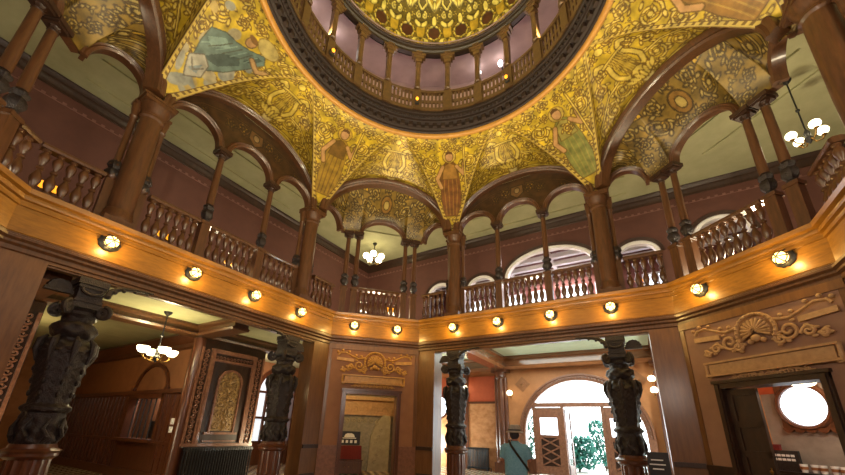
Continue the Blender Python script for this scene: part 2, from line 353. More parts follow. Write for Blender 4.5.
# ------------------------------------------------------------------ vault
RR,ZRING=3.75,10.4
HS,RISE=2.28,1.6
def prof(v): return 1-(1-v)**1.7
def build_vault():
    root=bpy.data.objects.new('ceiling',None); COL.objects.link(root); root['kind']='structure'
    rg=5.74
    PC=np.array([HS,rg+.16,ZC-.02])                 # pillar head, local north frame (right)
    apex=np.array([0,RR,ZRING])
    nu,nv=230,110
    u=np.linspace(-1,1,nu)[:,None]; v=np.linspace(0,1,nv)[None]
    ax=HS*np.sin(u*PI/2); az=ZC+RISE*np.cos(u*PI/2); au=ax/HS; ay=rg+.16*np.abs(au)**6
    pr=prof(v)
    P=np.stack([ax*(1-v)+0*v, ay*(1-v)+RR*v, az+(ZRING-az)*pr],-1)
    r=lunette_ras(); X=P[...,0]; Y=2.0*v+0*u; C=r.sample(X,Y)
    # borders along groins and arch
    edge=(1-np.abs(au))*HS*(1-v)
    for lo,hi,col in [(0,.015,(140,108,34)),(.015,.11,(206,178,80)),(.11,.125,GD)]:
        C[(edge>=lo)&(edge<hi)]=col
    bead=(edge>.05)&(edge<.11)&(np.sin(Y*60)>.2); C[bead]=(120,92,26)
    C[(Y<.04)&(edge>.1)]=GD
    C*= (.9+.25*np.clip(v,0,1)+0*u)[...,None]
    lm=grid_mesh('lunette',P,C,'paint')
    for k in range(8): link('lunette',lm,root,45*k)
    # pendentives : local frame whose +y is the pillar azimuth
    a=math.radians(22.5); ca,sa=math.cos(a),math.sin(a)
    rad=PC[0]*sa+PC[1]*ca; off=PC[0]*ca-PC[1]*sa    # pillar head in pendentive frame: (off~0, rad)
    w=np.linspace(-1,1,180)[:,None]; v=np.linspace(0,1,200)[None]
    th=w*a; pr=prof(v)
    P=np.stack([w*abs(off)*(1-v)+RR*np.sin(th)*v, rad*(1-v)+RR*np.cos(th)*v, (ZC-.02)+(ZRING-ZC+.02)*pr+0*w],-1)
    X=w*1.47*v; Y=3.0*v+0*w; edge=(1-np.abs(w))*1.47*v
    specs=[((160,116,44),(190,150,64),(210,178,70),0),((126,80,36),(166,122,56),(206,176,84),0),((168,134,44),(124,92,36),(196,160,62),0),((134,136,66),(160,148,74),(196,168,80),0),((104,124,116),(76,98,96),(196,172,110),1)]
    ms=[]
    for ro,ro2,ha,big in specs:
        r=pend_ras(ro,ro2,ha,big); C=r.sample(X,Y)
        for lo,hi,col in [(0,.015,(140,108,34)),(.015,.085,(206,178,80)),(.085,.1,GD)]: C[(edge>=lo)&(edge<hi)]=col
        C[(edge>.035)&(edge<.085)&(np.sin(Y*60)>.2)]=(120,92,26)
        C[Y>2.95]=GD
        ms.append(grid_mesh('pendentive',P,C,'paint'))
    # azimuth 22.5 north-east pillar etc. rot = azimuth-90
    for az,i in [(67.5,3),(112.5,1),(157.5,2),(202.5,4),(22.5,0),(247.5,0),(292.5,1),(337.5,2)]: link('pendentive',ms[i],root,az-90)
    return root
build_vault()

# tympana + arcades --------------------------------------------------------
def big_arch(x): 
    t=np.clip(np.abs(x)/HS,0,1); return ZC+RISE*np.sqrt(np.clip(1-t**2,0,1))
def arch_bottom(s,spans,spring):
    z=np.full_like(s,spring)
    for c,hw,rise in spans:
        t=np.abs(s-c)/hw; m=t<1; z[m]=spring+rise*np.sqrt(1-t[m]**2)
    return z
def solid_arcade(mb,p0,p1,spans,spring,top,thick,outv):
    """box-like wall with arched underside from p0 to p1 (2D), thick along outv"""
    L=math.hypot(p1[0]-p0[0],p1[1]-p0[1]); s=np.unique(np.concatenate([np.linspace(0,L,60)]+[np.linspace(c-h,c+h,41) for c,h,_ in spans])); s=s[(s>=0)&(s<=L)]
    zb=arch_bottom(s,spans,spring); t=s/L; xs=p0[0]+(p1[0]-p0[0])*t; ys=p0[1]+(p1[1]-p0[1])*t
    ox,oy=outv; zt=top(xs) if callable(top) else np.full_like(s,top)
    zt=np.maximum(zt,zb+.01)
    path=[]
    v=[];f=[]
    for i in range(len(s)):
        v+=[(xs[i],ys[i],zb[i]),(xs[i],ys[i],zt[i]),(xs[i]+ox*thick,ys[i]+oy*thick,zt[i]),(xs[i]+ox*thick,ys[i]+oy*thick,zb[i])]
    for i in range(len(s)-1):
        a,b=4*i,4*i+4
        for k in range(4): f.append((a+k,b+k,b+(k+1)%4,a+(k+1)%4))
    f+=[(0,1,2,3),tuple(4*(len(s)-1)+k for k in (3,2,1,0))]
    mb.add(v,f)
def archivolt(mb,c2,dirv,outv,hw,rise,spring,profl,n=48,a0=0,a1=PI):
    path=[]
    for i in range(n+1):
        a=a0+(a1-a0)*i/n; x,z=hw*math.cos(a),rise*math.sin(a); nx,nz=math.cos(a)/hw,math.sin(a)/rise; l=math.hypot(nx,nz); nx/=l; nz/=l
        path.append(((c2[0]+dirv[0]*x,c2[1]+dirv[1]*x,spring+z),(dirv[0]*nx,dirv[1]*nx,nz),(outv[0],outv[1],0)))
    mb.sweep(path,profl,pclosed=True)
def tymp_ras(gold):
    if gold:
        r=Ras(-3.2,3.2,8.2,10.25,70,(138,112,48)); r.mottle(.25); lt,dk=(184,162,92),(70,52,24)
        for sg in (-1,1):
            for cx,cy,R,a,d in [(.6,9.35,.2,PI,1),(1.05,9.5,.16,PI,-1),(1.45,9.2,.2,PI,1),(1.9,9.05,.18,PI,-1),(2.3,8.9,.14,PI,1),(1.5,9.62,.12,0,1),(.4,9.7,.13,0,-1),(2.0,9.45,.11,0,1),(2.6,8.8,.12,0,1)]:
                scroll(r,sg*cx,cy,R,a if sg>0 else PI-a,d*sg,dk,lt,.016)
            r.poly([(sg*.62,9.66),(sg*1.25,9.72),(sg*1.25,9.86),(sg*.62,9.8)],(212,170,40),dk,.03)
            for k in range(7): r.stroke([(sg*(.7+.08*k),9.7+.008*k),(sg*(.7+.08*k),9.78+.008*k)],.01,dk)
            r.stroke([(sg*1.2,9.9),(sg*2.2,9.5),(sg*2.9,8.9)],.02,(206,180,60),dk)
        r.ell(0,9.5,.17,.2,(150,112,52),dk,.03); r.ell(0,9.5,.08,.1,lt,dk)
        for q in range(4): r.ell(-1.75+.07*math.cos(q*PI/2+.8),8.78+.07*math.sin(q*PI/2+.8),.05,.05,(206,190,150),dk)
        fill(r,lambda x,y:abs(x)<3 and 8.5<y<10.1,900,.15,.05,dk,lt)
        return r
    r=Ras(-2.5,2.5,8.2,10.25,70,(70,46,25)); r.mottle(.15); lt,dk=(98,68,36),(44,28,15)
    for sg in (-1,1):
        scroll(r,sg*.42,9.45,.17,PI if sg>0 else 0,sg,dk,lt,.016); scroll(r,sg*.75,9.3,.12,PI if sg>0 else 0,-sg,dk,lt,.014)
        scroll(r,sg*1.45,9.1,.12,PI if sg>0 else 0,sg,dk,lt,.014)
        r.stroke([(sg*.3,9.62),(sg*.9,9.55),(sg*1.5,9.3),(sg*1.9,8.9)],.012,lt,dk)
    r.poly([(-.2,9.6),(.2,9.6),(.22,9.3),(0,9.12),(-.22,9.3)],(112,80,46),dk,.035); r.ell(0,9.42,.08,.1,(150,124,84),dk)
    return r
TR={True:tymp_ras(True),False:tymp_ras(False)}
def painted_panel(name,p0,p1,spans,spring,topfn,ras,s0,mat,lift):
    """painted face just in front of the arcade wall (towards the room)"""
    L=math.hypot(p1[0]-p0[0],p1[1]-p0[1]); s=np.unique(np.concatenate([np.linspace(0,L,int(L*70))]+[np.linspace(c-h,c+h,61) for c,h,_ in spans])); s=s[(s>=0)&(s<=L)]
    zb=arch_bottom(s,[(c,h+.13,r_+.13) for c,h,r_ in spans],spring)+.0; t=s/L
    dx,dy=(p1[0]-p0[0])/L,(p1[1]-p0[1])/L; xs=p0[0]+dx*s+dy*lift; ys=p0[1]+dy*s-dx*lift
    zt=topfn(xs) if callable(topfn) else np.full_like(s,topfn); zt=np.maximum(zt,zb+.005)
    q=np.linspace(0,1,90)[None]; Z=zb[:,None]+(zt-zb)[:,None]*q
    P=np.stack([xs[:,None]+0*q,ys[:,None]+0*q,Z],-1); C=ras.sample((s+s0)[:,None]+0*q,Z); return grid_mesh(name,P,C,mat)
SPR=8.38
ARCHP=[(-.02,-.06),(.03,-.09),(.06,-.07),(.09,-.09),(.12,-.05),(.12,.02),(-.02,.02)]
BIGP=[(-.2,.24),(-.2,-.04),(-.15,-.08),(-.1,-.06),(-.04,-.1),(.02,-.1),(.05,-.05),(.05,.24)]
BIGL=[(-.13,.2),(-.13,-.06),(-.09,-.09),(-.05,-.07),(-.01,-.1),(.04,-.09),(.05,-.04),(.05,.2)]
def upper_long(side):
    rot=SIDES[side]; y=WR
    mb=MB(); sp=[(1.54,.6,.57),(3.04+.0,.62,.57),(4.54,.6,.57)]; x0=-2.28; sp=[(c-.76,h,r) for c,h,r in sp]
    sp=[(-1.51-x0,.6,.56),(0-x0,.62,.56),(1.51-x0,.6,.56)]
    solid_arcade(mb,(x0,y),(-x0,y),sp,SPR,lambda x:big_arch(x)-.01,.16,(0,1))
    for c,h,r in sp: archivolt(mb,(x0+c,y),(1,0),(0,1),h,r,SPR,ARCHP)
    w=struct('wall_%s_arcade'%side,mb,'wood',rot=rot)
    me=painted_panel('tympanum_panel',(x0,y),(-x0,y),sp,SPR,lambda x:big_arch(x)-.02,TR[False],x0,'paintw',.006); link('tympanum_panel',me,w)
    mb=MB(); archivolt(mb,(0,W+.05),(1,0),(0,1),HS-.02,RISE,ZC,BIGL,64); struct('trim_%s_arch'%side,mb,'wood',rot=rot)
    # solid wall above vault haunches (light block)
    mb=MB(); mb.span(-2.5,2.5,y+.17,y+.22,8.95,11.2); struct('wall_%s_upper_back'%side,mb,'olive',rot=rot)
def upper_cham(side):
    rot=SIDES[side]
    # pillar positions in this frame (pillars belong to the long sides)
    pl=R2((PX,PY),-rot+(SIDES[side]+45)) ; 
    pr_=R2((-PX,PY),-45); plx=R2((PX,PY),45)      # right: next long side clockwise (rot-45): its left pillar; left: rot+45 its right pillar
    Lp=(plx[0],plx[1]); Rp=(pr_[0],pr_[1]); c0=(-HR,KR); c1=(HR,KR)
    mb=MB(); segs=[(Lp,c0),(c0,c1),(c1,Rp)]; s0=[-HR-math.hypot(c0[0]-Lp[0],c0[1]-Lp[1]),-HR,HR]
    w=None; pm=[]
    for (p,q),o in zip(segs,s0):
        L=math.hypot(q[0]-p[0],q[1]-p[1]); d=((q[0]-p[0])/L,(q[1]-p[1])/L); out=(-d[1],d[0])
        if o==-HR: sp=[(L/2,HR-.78,.58)]
        elif o<0: sp=[((.3+L-.08)/2,(L-.38)/2,.56)]
        else: sp=[((.08+L-.3)/2,(L-.38)/2,.56)]
        solid_arcade(mb,p,q,sp,SPR,9.25,.16,out)
        for c,h,r in sp: archivolt(mb,(p[0]+d[0]*c,p[1]+d[1]*c),d,out,h,r,SPR,ARCHP)
        n_=int(L*60)+40; ss=np.linspace(0,L,n_); zb=arch_bottom(ss,[(c,h+.11,r_+.11) for c,h,r_ in sp],SPR); xs=p[0]+d[0]*ss+d[1]*.02; ys=p[1]+d[1]*ss-d[0]*.02
        pm.append((ss+o,xs,ys,zb))
    w=struct('wall_%s_arcade'%side,mb,'wood',rot=rot)
    rg=(Lp[1]+Rp[1])/2
    so=np.concatenate([q[0] for q in pm])[:,None]; xb=np.concatenate([q[1] for q in pm])[:,None]; yb_=np.concatenate([q[2] for q in pm])[:,None]; zb=np.concatenate([q[3] for q in pm])[:,None]
    xa=np.clip(xb/2.36,-1,1)*HS*.93; zt=np.maximum(big_arch(xa/.93)-.2,zb+.04); yt=rg+.1; q=np.linspace(0,1,90)[None]; e=q**1.5
    P=np.stack([xb+(xa-xb)*e,yb_+(yt-yb_)*e,zb+(zt-zb)*q],-1); C=TR[True].sample(so*(1-.25*q),P[...,2]-.0)
    link('tympanum_panel',grid_mesh('tympanum_panel',P,C,'paint'),w)
    rg=(Lp[1]+Rp[1])/2
    mb=MB(); archivolt(mb,(0,rg-.1),(1,0),(0,1),HS-.02,RISE,ZC,BIGP,64); struct('trim_%s_arch'%side,mb,'wood',rot=rot)
    mb=MB(); v=[(-2.6,rg,10.16),(2.6,rg,10.16),(HR,KR+.1,10.16),(-HR,KR+.1,10.16)]; mb.add(v,[(0,1,2,3)]); struct('ceiling_%s_soffit'%side,mb,'wood',rot=rot)
for s in LONG: upper_long(s)
for s in CHAM: upper_cham(s)

# ------------------------------------------------------------------ fascia (trim), polygon sweep
def poly8():
    out=[]
    for k,(x,y,b) in enumerate([(A,W,67.5),(-A,W,112.5),(-W,A,157.5),(-W,-A,202.5),(-A,-W,247.5),(A,-W,292.5),(W,-A,337.5),(W,A,22.5)]): out.append((x,y,b))
    return out
def ring8(mb,profl,zmul=1):
    path=[]; c=1/math.cos(PI/8)
    for x,y,b in poly8():
        a=math.radians(b); path.append(((x,y,0),(math.cos(a)*c,math.sin(a)*c,0),(0,0,1)))
    mb.sweep(path,profl,closed=True)
mb=MB(); ring8(mb,[(.02,4.44),(0,4.46),(0,4.9),(-.045,4.905),(-.045,4.945),(-.02,4.955),(-.02,5.0),(-.08,5.01),(-.085,5.05),(-.06,5.06),(-.06,5.1),(-.14,5.115),(-.15,5.2),(-.02,5.22),(.35,5.22)])
fasc=struct('trim_1',mb,'oak')
mb=MB(); ring8(mb,[(.02,4.13),(.0,4.15),(-.0,4.22),(-.04,4.26),(-.04,4.3),(-.08,4.34),(-.08,4.38),(-.03,4.4),(-.03,4.43),(.02,4.45)]); struct('trim_2',mb,'wood')
mb=MB(); ring8(mb,[(.3,5.1),(3.6,5.1)]); ring8(mb,[(.3,4.99),(3.6,4.99)]); struct('floor_gallery',mb,'dwood')
# gallery outer walls, dado/cornice, ceiling
G=9.0; GZ=9.86
def gallery_wall(rot,arches,mat='maroon'):
    mb=MB(); L=13.; p0=(-6.5*1.6,G); x0=p0[0]; W2=20.8
    segs=[]; solid_arcade(mb,(x0,G),(x0+W2,G),[],9.0,GZ,.2,(0,1))
    xs=[x0]; 
    cur=x0
    for c,h,spring,rise in arches:
        mb.span(cur,c-h,G,G+.2,5.1,9.01); 
        m2=MB(); solid_arcade(mb,(c-h,G),(c+h,G),[(h,h-.001,rise)],spring,9.01,.2,(0,1)); cur=c+h
    mb.span(cur,x0+W2,G,G+.2,5.1,9.01); return mb
NA=[(-4.6,.62,7.5,.55),(-2.6,.62,7.5,.52),(.22,1.72,7.7,1.02),(3.22,.66,7.65,.52),(5.6,.75,7.8,.7)]
struct('wall_gallery_north',gallery_wall(0,NA),'maroon')
for nm,rot in (('west',90),('south',180),('east',270)):
    struct('wall_gallery_'+nm,gallery_wall(rot,[]),'maroon',rot=rot)
mb=MB()
for c,h,spring,rise in NA:
    archivolt(mb,(c,G),(1,0),(0,1),h,rise,spring,[(-.1,.18),(-.1,-.03),(.0,-.03),(.04,.0),(.04,.18)],40)
struct('trim_3',mb,'white')
mb=MB()
for c,h,spring,rise in NA:
    for sg in (-1,1): mb.span(c+sg*h-.05,c+sg*h+.05,G-.03,G+.18,5.1,spring)
    archivolt(mb,(c,G),(1,0),(0,1),h+.05,rise+.05,spring,[(0,.02),(0,-.05),(.09,-.07),(.13,.02)],40)
struct('trim_4',mb,'dwood')
for i,rot in enumerate((0,90,180,270)):
    mb=MB(); mb.sweep([((-9.2,G,0),(0,-1,0),(0,0,1)),((9.2,G,0),(0,-1,0),(0,0,1))],[(.0,9.5),(.03,9.52),(.03,9.6),(.07,9.66),(.08,9.74),(.15,9.8),(.17,9.86)]); struct('trim_%d'%(5+i),mb,'dwood',rot=rot)
    mb=MB(); mb.span(-9,9,G-.012,G,9.2,9.22)
    for k in range(90): mb.box((-8.9+.2*k,G-.01,9.25),(.08,.02,.05))
    struct('trim_%d'%(9+i),mb,'stencil',rot=rot)
mb=MB(); ring8(mb,[(.14,GZ+.02),(8.5,GZ+.02)]); struct('ceiling_gallery',mb,'olive')
mb=MB()
for rot in (0,45,90,135,180,225,270,315):
    y=7.4 if rot%90==0 else 8.0
    for yy in (y,y+1.0):
        m=Matrix.Rotation(math.radians(rot),4,'Z'); mb.box((0,yy,GZ-.01),(6.4 if rot%90==0 else 3.,.05,.05),mat=m)
struct('trim_13',mb,'olive')
# rooms behind north gallery arches
mb=MB(); mb.span(-8,8,13.0,13.1,5.1,9.6); struct('wall_gallery_beyond',mb,'pink')
mb=MB(); mb.add([(-8,9.2,9.3),(8,9.2,9.3),(8,13,9.3),(-8,13,9.3)],[(0,1,2,3)]); struct('ceiling_beyond',mb,'pink')
mb=MB(); mb.add([(-8,9.2,5.1),(8,9.2,5.1),(8,13,5.1),(-8,13,5.1)],[(0,1,2,3)])
for sx in (-8,8): mb.span(sx,sx+.1,9.2,13,5.1,9.4)
struct('floor_beyond',mb,'redband')
mb=MB()
for k in range(4): mb.box((0,9.9+.8*k,9.1),(16,.2,.2))
for k in range(-3,4): mb.box((2.1*k,11.2,9.18),(.16,3.6,.14))
struct('trim_14',mb,'white')
for i,x in enumerate((-4.6,-2.4,-.9,.6,2.1,4.0)):
    w=bpy.data.objects.new('window_%d'%(10+i),None); COL.objects.link(w); w['kind']='structure'
    mb=MB(); mb.span(x-.5,x+.5,12.9,12.95,7.0,8.35); part('pane',mb,'day',w)
    mb=MB()
    for q in (x-.53,x,x+.53): mb.span(q-.04,q+.04,12.84,12.93,6.95,8.4)
    for z in (6.95,7.65,8.4): mb.span(x-.57,x+.57,12.84,12.93,z-.04,z+.04)
    part('frame',mb,'white',w)

# ------------------------------------------------------------------ drum, its gallery arcade and the dome
mb=MB(); mb.lathe([(3.83,10.39),(3.8,10.35),(3.75,10.34),(3.71,10.37),(3.69,10.42),(3.7,10.48)],n=128,caps=False); struct('trim_15',mb,'goldtrim')
mb=MB(); mb.lathe([(3.7,10.45),(3.66,10.5),(3.66,10.56),(3.6,10.6),(3.6,10.72),(3.52,10.78),(3.52,10.86),(3.46,10.92),(3.46,10.98),(3.42,11.0),(3.42,11.08),(3.6,11.1),(5.2,11.1)],n=128,caps=False)
for k in range(88):
    a=2*PI*k/88; mb.box((3.57,0,10.66),(.1,.13,.14),mat=Matrix.Rotation(a,4,'Z'),taper=1.)
for k in range(176):
    a=2*PI*k/176; mb.box((3.45,0,10.88),(.05,.06,.06),mat=Matrix.Rotation(a,4,'Z'))
struct('trim_16',mb,'ringwood')
mb=MB(); mb.lathe([(5.0,11.1),(5.0,14.2)],n=96,caps=False); dw=struct('wall_drum',mb,'mauve')
mb=MB(); mb.lathe([(4.98,11.1),(4.96,11.12),(4.96,12.45),(4.98,12.5)],n=96,caps=False); part('dado_band',mb,'redband',dw)
mb=MB(); mb.lathe([(3.15,13.76),(5.1,14.1)],n=96,caps=False); struct('ceiling_drum',mb,'mauve')
NP=22; AZ0=128.6
drum=thing('gallery_arcade','round dark oak arcade with balustrade under the gold dome','arcade')
post=MB(); post.span(3.36,3.52,-.12,.12,11.1,11.92)
post.box((3.42,0,12.5),(.15,.15,1.2)); post.lathe([(.07,11.9),(.1,11.93),(.1,12.0),(.065,12.05),(.06,12.9),(.09,12.95),(.09,13.0)],c=(3.38,0,0),n=12)
post.box((3.38,0,13.1),(.2,.2,.14)); post.box((3.36,0,13.35),(.2,.46,.09)); post.box((3.37,0,13.25),(.18,.32,.12)); post.box((3.34,0,13.4),(.24,.2,.06))
pm=post.mesh('post','drum')
bal=MB()
ha=PI/NP
def arcbar(mb,r0,r1,z0,z1,a0,a1,n=6):
    mb.sweep([((0,0,0),(math.cos(a0+(a1-a0)*i/n),math.sin(a0+(a1-a0)*i/n),0),(0,0,1)) for i in range(n+1)],[(r0,z0),(r1,z0),(r1,z1),(r0,z1)],pclosed=True)
arcbar(bal,3.38,3.5,11.82,11.9,-ha,ha); arcbar(bal,3.4,3.48,11.1,11.22,-ha,ha); arcbar(bal,3.42,3.47,11.44,11.53,-ha,ha)
for k in range(-3,4):
    a=k*ha/4.1; bal.box((3.44,0,11.5),(.05,.065,.62),mat=Matrix.Rotation(a,4,'Z'))
bm_=bal.mesh('balustrade_panel','drum')
for k in range(NP):
    a=AZ0+k*360/NP
    link('post',pm,drum,a); link('balustrade_panel',bm_,drum,a+180/NP)
mb=MB(); mb.lathe([(3.42,13.42),(3.3,13.42),(3.3,13.5),(3.26,13.54),(3.26,13.64),(3.22,13.66),(3.22,13.7),(3.45,13.7),(3.45,13.42)],n=110,caps=False); part('beam',mb,'beamwood',drum)
mb=MB()
DL=[(128.6,'amber lamp on the dome balustrade, middle of the three lit ones'),(177.7,'amber lamp on the dome balustrade, left of the three lit ones'),(79.5,'amber lamp on the dome balustrade, right of the three lit ones')]
for az,lb in DL:
    t=thing('balustrade_lamp',lb,'lamp',R2((3.27,0,11.3),az),az,'lamps on the dome balustrade')
    mb=MB(); mb.box((.03,0,0),(.06,.12,.16)); part('bracket',mb,'iron',t)
    mb=MB(); mb.ball((-.03,0,.06),.05); part('lamp_glass',mb,'amber',t)
WL=[(R2((4.6,0,13.75),89),'bright bulb on the mauve drum wall, right one of the close pair'),(R2((4.6,0,13.75),99),'bright bulb on the mauve drum wall, left one of the close pair'),(R2((4.6,0,13.75),168),'tall bright bulb on the mauve drum wall, left of the arcade'),(R2((4.6,0,13.7),182),'bright bulb on the mauve drum wall near the upper left edge')]
for p,lb in WL:
    az=math.degrees(math.atan2(p[1],p[0])); t=thing('wall_bulb',lb,'light',p,az,'bright bulbs on the drum wall')
    mb=MB(); mb.box((.12,0,0),(.5,.05,.05)); part('bracket',mb,'iron',t)
    mb=MB(); mb.ball((-.12,0,0),.08,sc=(1,1,1.5)); part('bulb',mb,'bright',t)
# dome
def dome():
    na=NP*36+1; ne=170
    az=np.linspace(0,2*PI,na)[:,None]; e=np.linspace(0,1,ne)[None]
    el=e*PI/2; r=3.2*np.cos(el*.99); z=13.72+2.7*np.sin(el)
    cell=2*PI/NP; ph=((az-math.radians(AZ0+180/NP))/cell+.5)%1-.5      # 0 at roundel centre
    H=.92
    r_=Ras(-.46,.46,0,4.0,70,(96,80,22)); dk=(46,34,8); lt=(216,198,104); md=(178,146,44)
    r_.poly([(-.46,0),(.46,0),(.46,.75),(-.46,.75)],(112,90,24))
    for sg in (-1,1):
        r_.ell(sg*.42,.5,.1,.26,md,dk); r_.ell(sg*.3,.16,.14,.07,lt,dk,.015,sg*.5); r_.ell(sg*.4,.1,.06,.1,md,dk); r_.ell(sg*.34,.72,.13,.06,lt,dk,.015,-sg*.7)
        r_.stroke(spiral(sg*.36,.98,.1,1.3,PI/2,sg),.02,lt,dk)
    r_.ell(0,.44,.25,.25,lt,dk,.03); r_.ell(0,.44,.19,.19,(70,34,22),dk,.02)
    for k in range(8): r_.ell(.25*math.cos(k*PI/4),.44+.25*math.sin(k*PI/4),.035,.035,md,dk,.01)
    r_.ell(0,.82,.08,.14,lt,dk)
    # shield above
    r_.poly([(-.26,1.95),(.26,1.95),(.2,1.7),(.24,1.4),(0,1.12),(-.24,1.4),(-.2,1.7)],md,lt,.07); r_.ell(0,1.5,.1,.12,lt,dk); r_.ell(0,1.25,.05,.1,lt,dk)
    for sg in (-1,1):
        r_.stroke([(sg*.44,1.15),(sg*.3,1.3),(sg*.36,1.55),(sg*.44,1.7)],.028,lt,dk); r_.stroke(spiral(sg*.4,1.95,.08,1.2,0,sg),.02,lt,dk)
    r_.stroke([(-.46,2.12),(.46,2.12)],.045,lt,dk); r_.stroke([(-.46,2.26),(.46,2.26)],.02,md,dk)
    for k in range(-4,5): r_.ell(k*.11,2.2,.025,.025,lt)
    for sg in (-1,1): scroll(r_,sg*.22,2.6,.18,0,sg,dk,lt,.02,False)
    r_.stroke([(-.46,3.0),(.46,3.0)],.04,lt,dk)
    for k in (-.3,0,.3): r_.ell(k,3.3,.1,.16,md,lt,.02)
    fill(r_,lambda x,y:abs(x)<.44 and .03<y<3.9,1400,.13,.03,dk,(198,176,80))
    X=ph*H+0*e; Y=4.0*e+0*az; C=r_.sample(X,Y)
    lum=C.mean(-1)/255; rr=r-.07*(lum-.3); P=np.stack([rr*np.cos(az),rr*np.sin(az),z+0*az],-1)
    o=link('ceiling_dome',grid_mesh('dome',P,C,'dome')); o['kind']='structure'
dome()
mb=MB(); mb.lathe([(3.5,13.77),(3.6,15),(2.8,16.4),(1.2,17),(.001,17)],n=48,caps=False); struct('roof_dome',mb,'dwood')
mb=MB(); mb.lathe([(5.05,10.3),(5.05,14.3),(3.4,14.6)],n=48,caps=False); mb.lathe([(3.9,10.6),(6.4,11.1)],n=48,caps=False); struct('roof_drum',mb,'dwood')

# ------------------------------------------------------------------ pillars
def pillar_proto():
    t=thing('pillar','x','pillar')
    mb=MB(); mb.box((0,0,.06),(.52,.52,.12)); mb.lathe([(.25,.12),(.26,.2),(.235,.26),(.24,.3),(.215,.36)],n=28); part('base',mb,'wood',t)
    mb=MB(); mb.lathe([(.212,.34),(.218,1.2),(.2,2.7)],n=32); part('shaft',mb,'wood',t)
    mb=MB(); mb.lathe([(.2,2.66),(.23,2.7),(.23,2.74),(.205,2.77),(.215,2.86),(.26,2.93),(.26,2.97),(.28,3.0),(.28,3.04)],n=28); mb.box((0,0,3.08),(.6,.54,.08)); mb.box((0,0,3.14),(.66,.58,.05))
    part('capital',mb,'wood',t)
    for sg in (-1,1):
        mb=MB(); x,y=sg*.27,.13
        mb.box((x,y,.5),(.16,.16,1.0)); mb.lathe([(.07,1.0),(.11,1.06),(.12,1.16),(.08,1.26),(.12,1.32),(.1,1.4),(.06,1.48),(.06,2.6),(.085,2.65),(.07,2.7),(.1,2.9),(.1,2.98)],c=(x,y,0),n=16); mb.box((x,y,3.01),(.2,.2,.06))
        fs=part('flanking_shaft',mb,'wood',t)
        mb=MB(); mb.lathe([(.08,1.04),(.115,1.08),(.13,1.16),(.09,1.25),(.125,1.31),(.11,1.4),(.07,1.46)],c=(x,y,0),n=18,mod=lambda a,z:1+.1*math.cos(6*a)); part('urn',mb,'carved',fs,label='dark carved urn on the flanking shaft')
    return t
PP=[((PX,PY),0,'tall oak pillar at the right end of the three single-column arches over the entrance'),((-PX,PY),0,'tall oak pillar directly above the carved column left of the person'),
    ((PX,PY),90,'tall oak pillar where the left balcony meets the corner balcony with the hanging chandelier'),((-PX,PY),90,'thick oak pillar on the left balcony over the ticket hall, nearest on that side'),((-1.92,PY),270,'tall oak pillar cut off by the upper right edge of the photo')]
pp=pillar_proto()
for i,(p,rot,lb) in enumerate(PP):
    t=pp if i==0 else copy_tree(pp); t.location=R2((*p,ZF),rot); t.rotation_euler.z=math.radians(rot); t['label']=lb; t['group']='tall pillars of the upper balcony'

# ------------------------------------------------------------------ colonnettes (on pedestals)
def colonnette_proto():
    t=thing('colonnette','x','column')
    mb=MB(); mb.box((0,0,.5),(.2,.2,1.02)); mb.box((0,0,.05),(.24,.24,.1)); mb.box((0,0,.98),(.25,.25,.08)); part('pedestal',mb,'wood',t)
    mb=MB(); mb.lathe([(.09,1.02),(.1,1.06),(.06,1.1),(.1,1.15),(.13,1.22),(.12,1.3),(.085,1.36),(.115,1.4),(.12,1.45),(.08,1.5),(.06,1.54)],n=20,mod=lambda a,z:1+.12*math.cos(6*a)*(1 if 1.12<z<1.48 else 0)); part('urn',mb,'carved',t,label='dark carved urn at the foot of the shaft')
    mb=MB(); mb.lathe([(.08,1.52),(.085,1.6),(.072,2.9)],n=18); part('shaft',mb,'wood',t)
    mb=MB(); mb.lathe([(.06,2.88),(.085,2.91),(.065,2.94),(.075,3.0),(.13,3.08)],n=20,mod=lambda a,z:1+(.12*math.cos(8*a) if z>2.97 else 0)); mb.box((0,0,3.115),(.34,.34,.1)); mb.box((0,0,3.04),(.27,.27,.05)); part('capital',mb,'dwood',t)
    return t
cp=colonnette_proto(); cols=[]
def put_col(x,y,rot,label,group):
    t=cp if not cols else copy_tree(cp); cols.append(t); t.location=R2((x,y,ZF),rot); t.rotation_euler.z=math.radians(rot); t['label']=label; t['group']=group
gS='single columns of the balcony arcades'; gD='paired columns at the balcony corners'
put_col(-.755,WR+.02,0,'slim turned column above the entrance, left of the two between the tall pillars',gS)
put_col(.755,WR+.02,0,'slim turned column above the entrance, right of the two between the tall pillars',gS)
put_col(-.755,WR+.02,90,'slim turned column on the left balcony, first to the right of the thick pillar',gS)
put_col(.755,WR+.02,90,'slim turned column on the left balcony, second to the right of the thick pillar',gS)
cn={('northwest',-1):'left of the hanging globe chandelier',('northwest',1):'right of the hanging globe chandelier',('northeast',-1):'on the right balcony beside the entrance arches',('northeast',1):'at the far right balcony corner under the lit globes',('southwest',1):'at the upper left edge of the photo'}
for (side,sg),nm in cn.items():
    rot=SIDES[side]
    ex=.3 if side=='southwest' else 0
    a=(sg*(HR-.66-ex),KR+.02); b=(sg*(HR-.3-ex),KR+.02)
    first,second=(a,b) if sg>0 else (b,a)
    put_col(*first,rot,'left shaft of the column pair '+nm,gD); put_col(*second,rot,'right shaft of the column pair '+nm,gD)
mbi=MB()

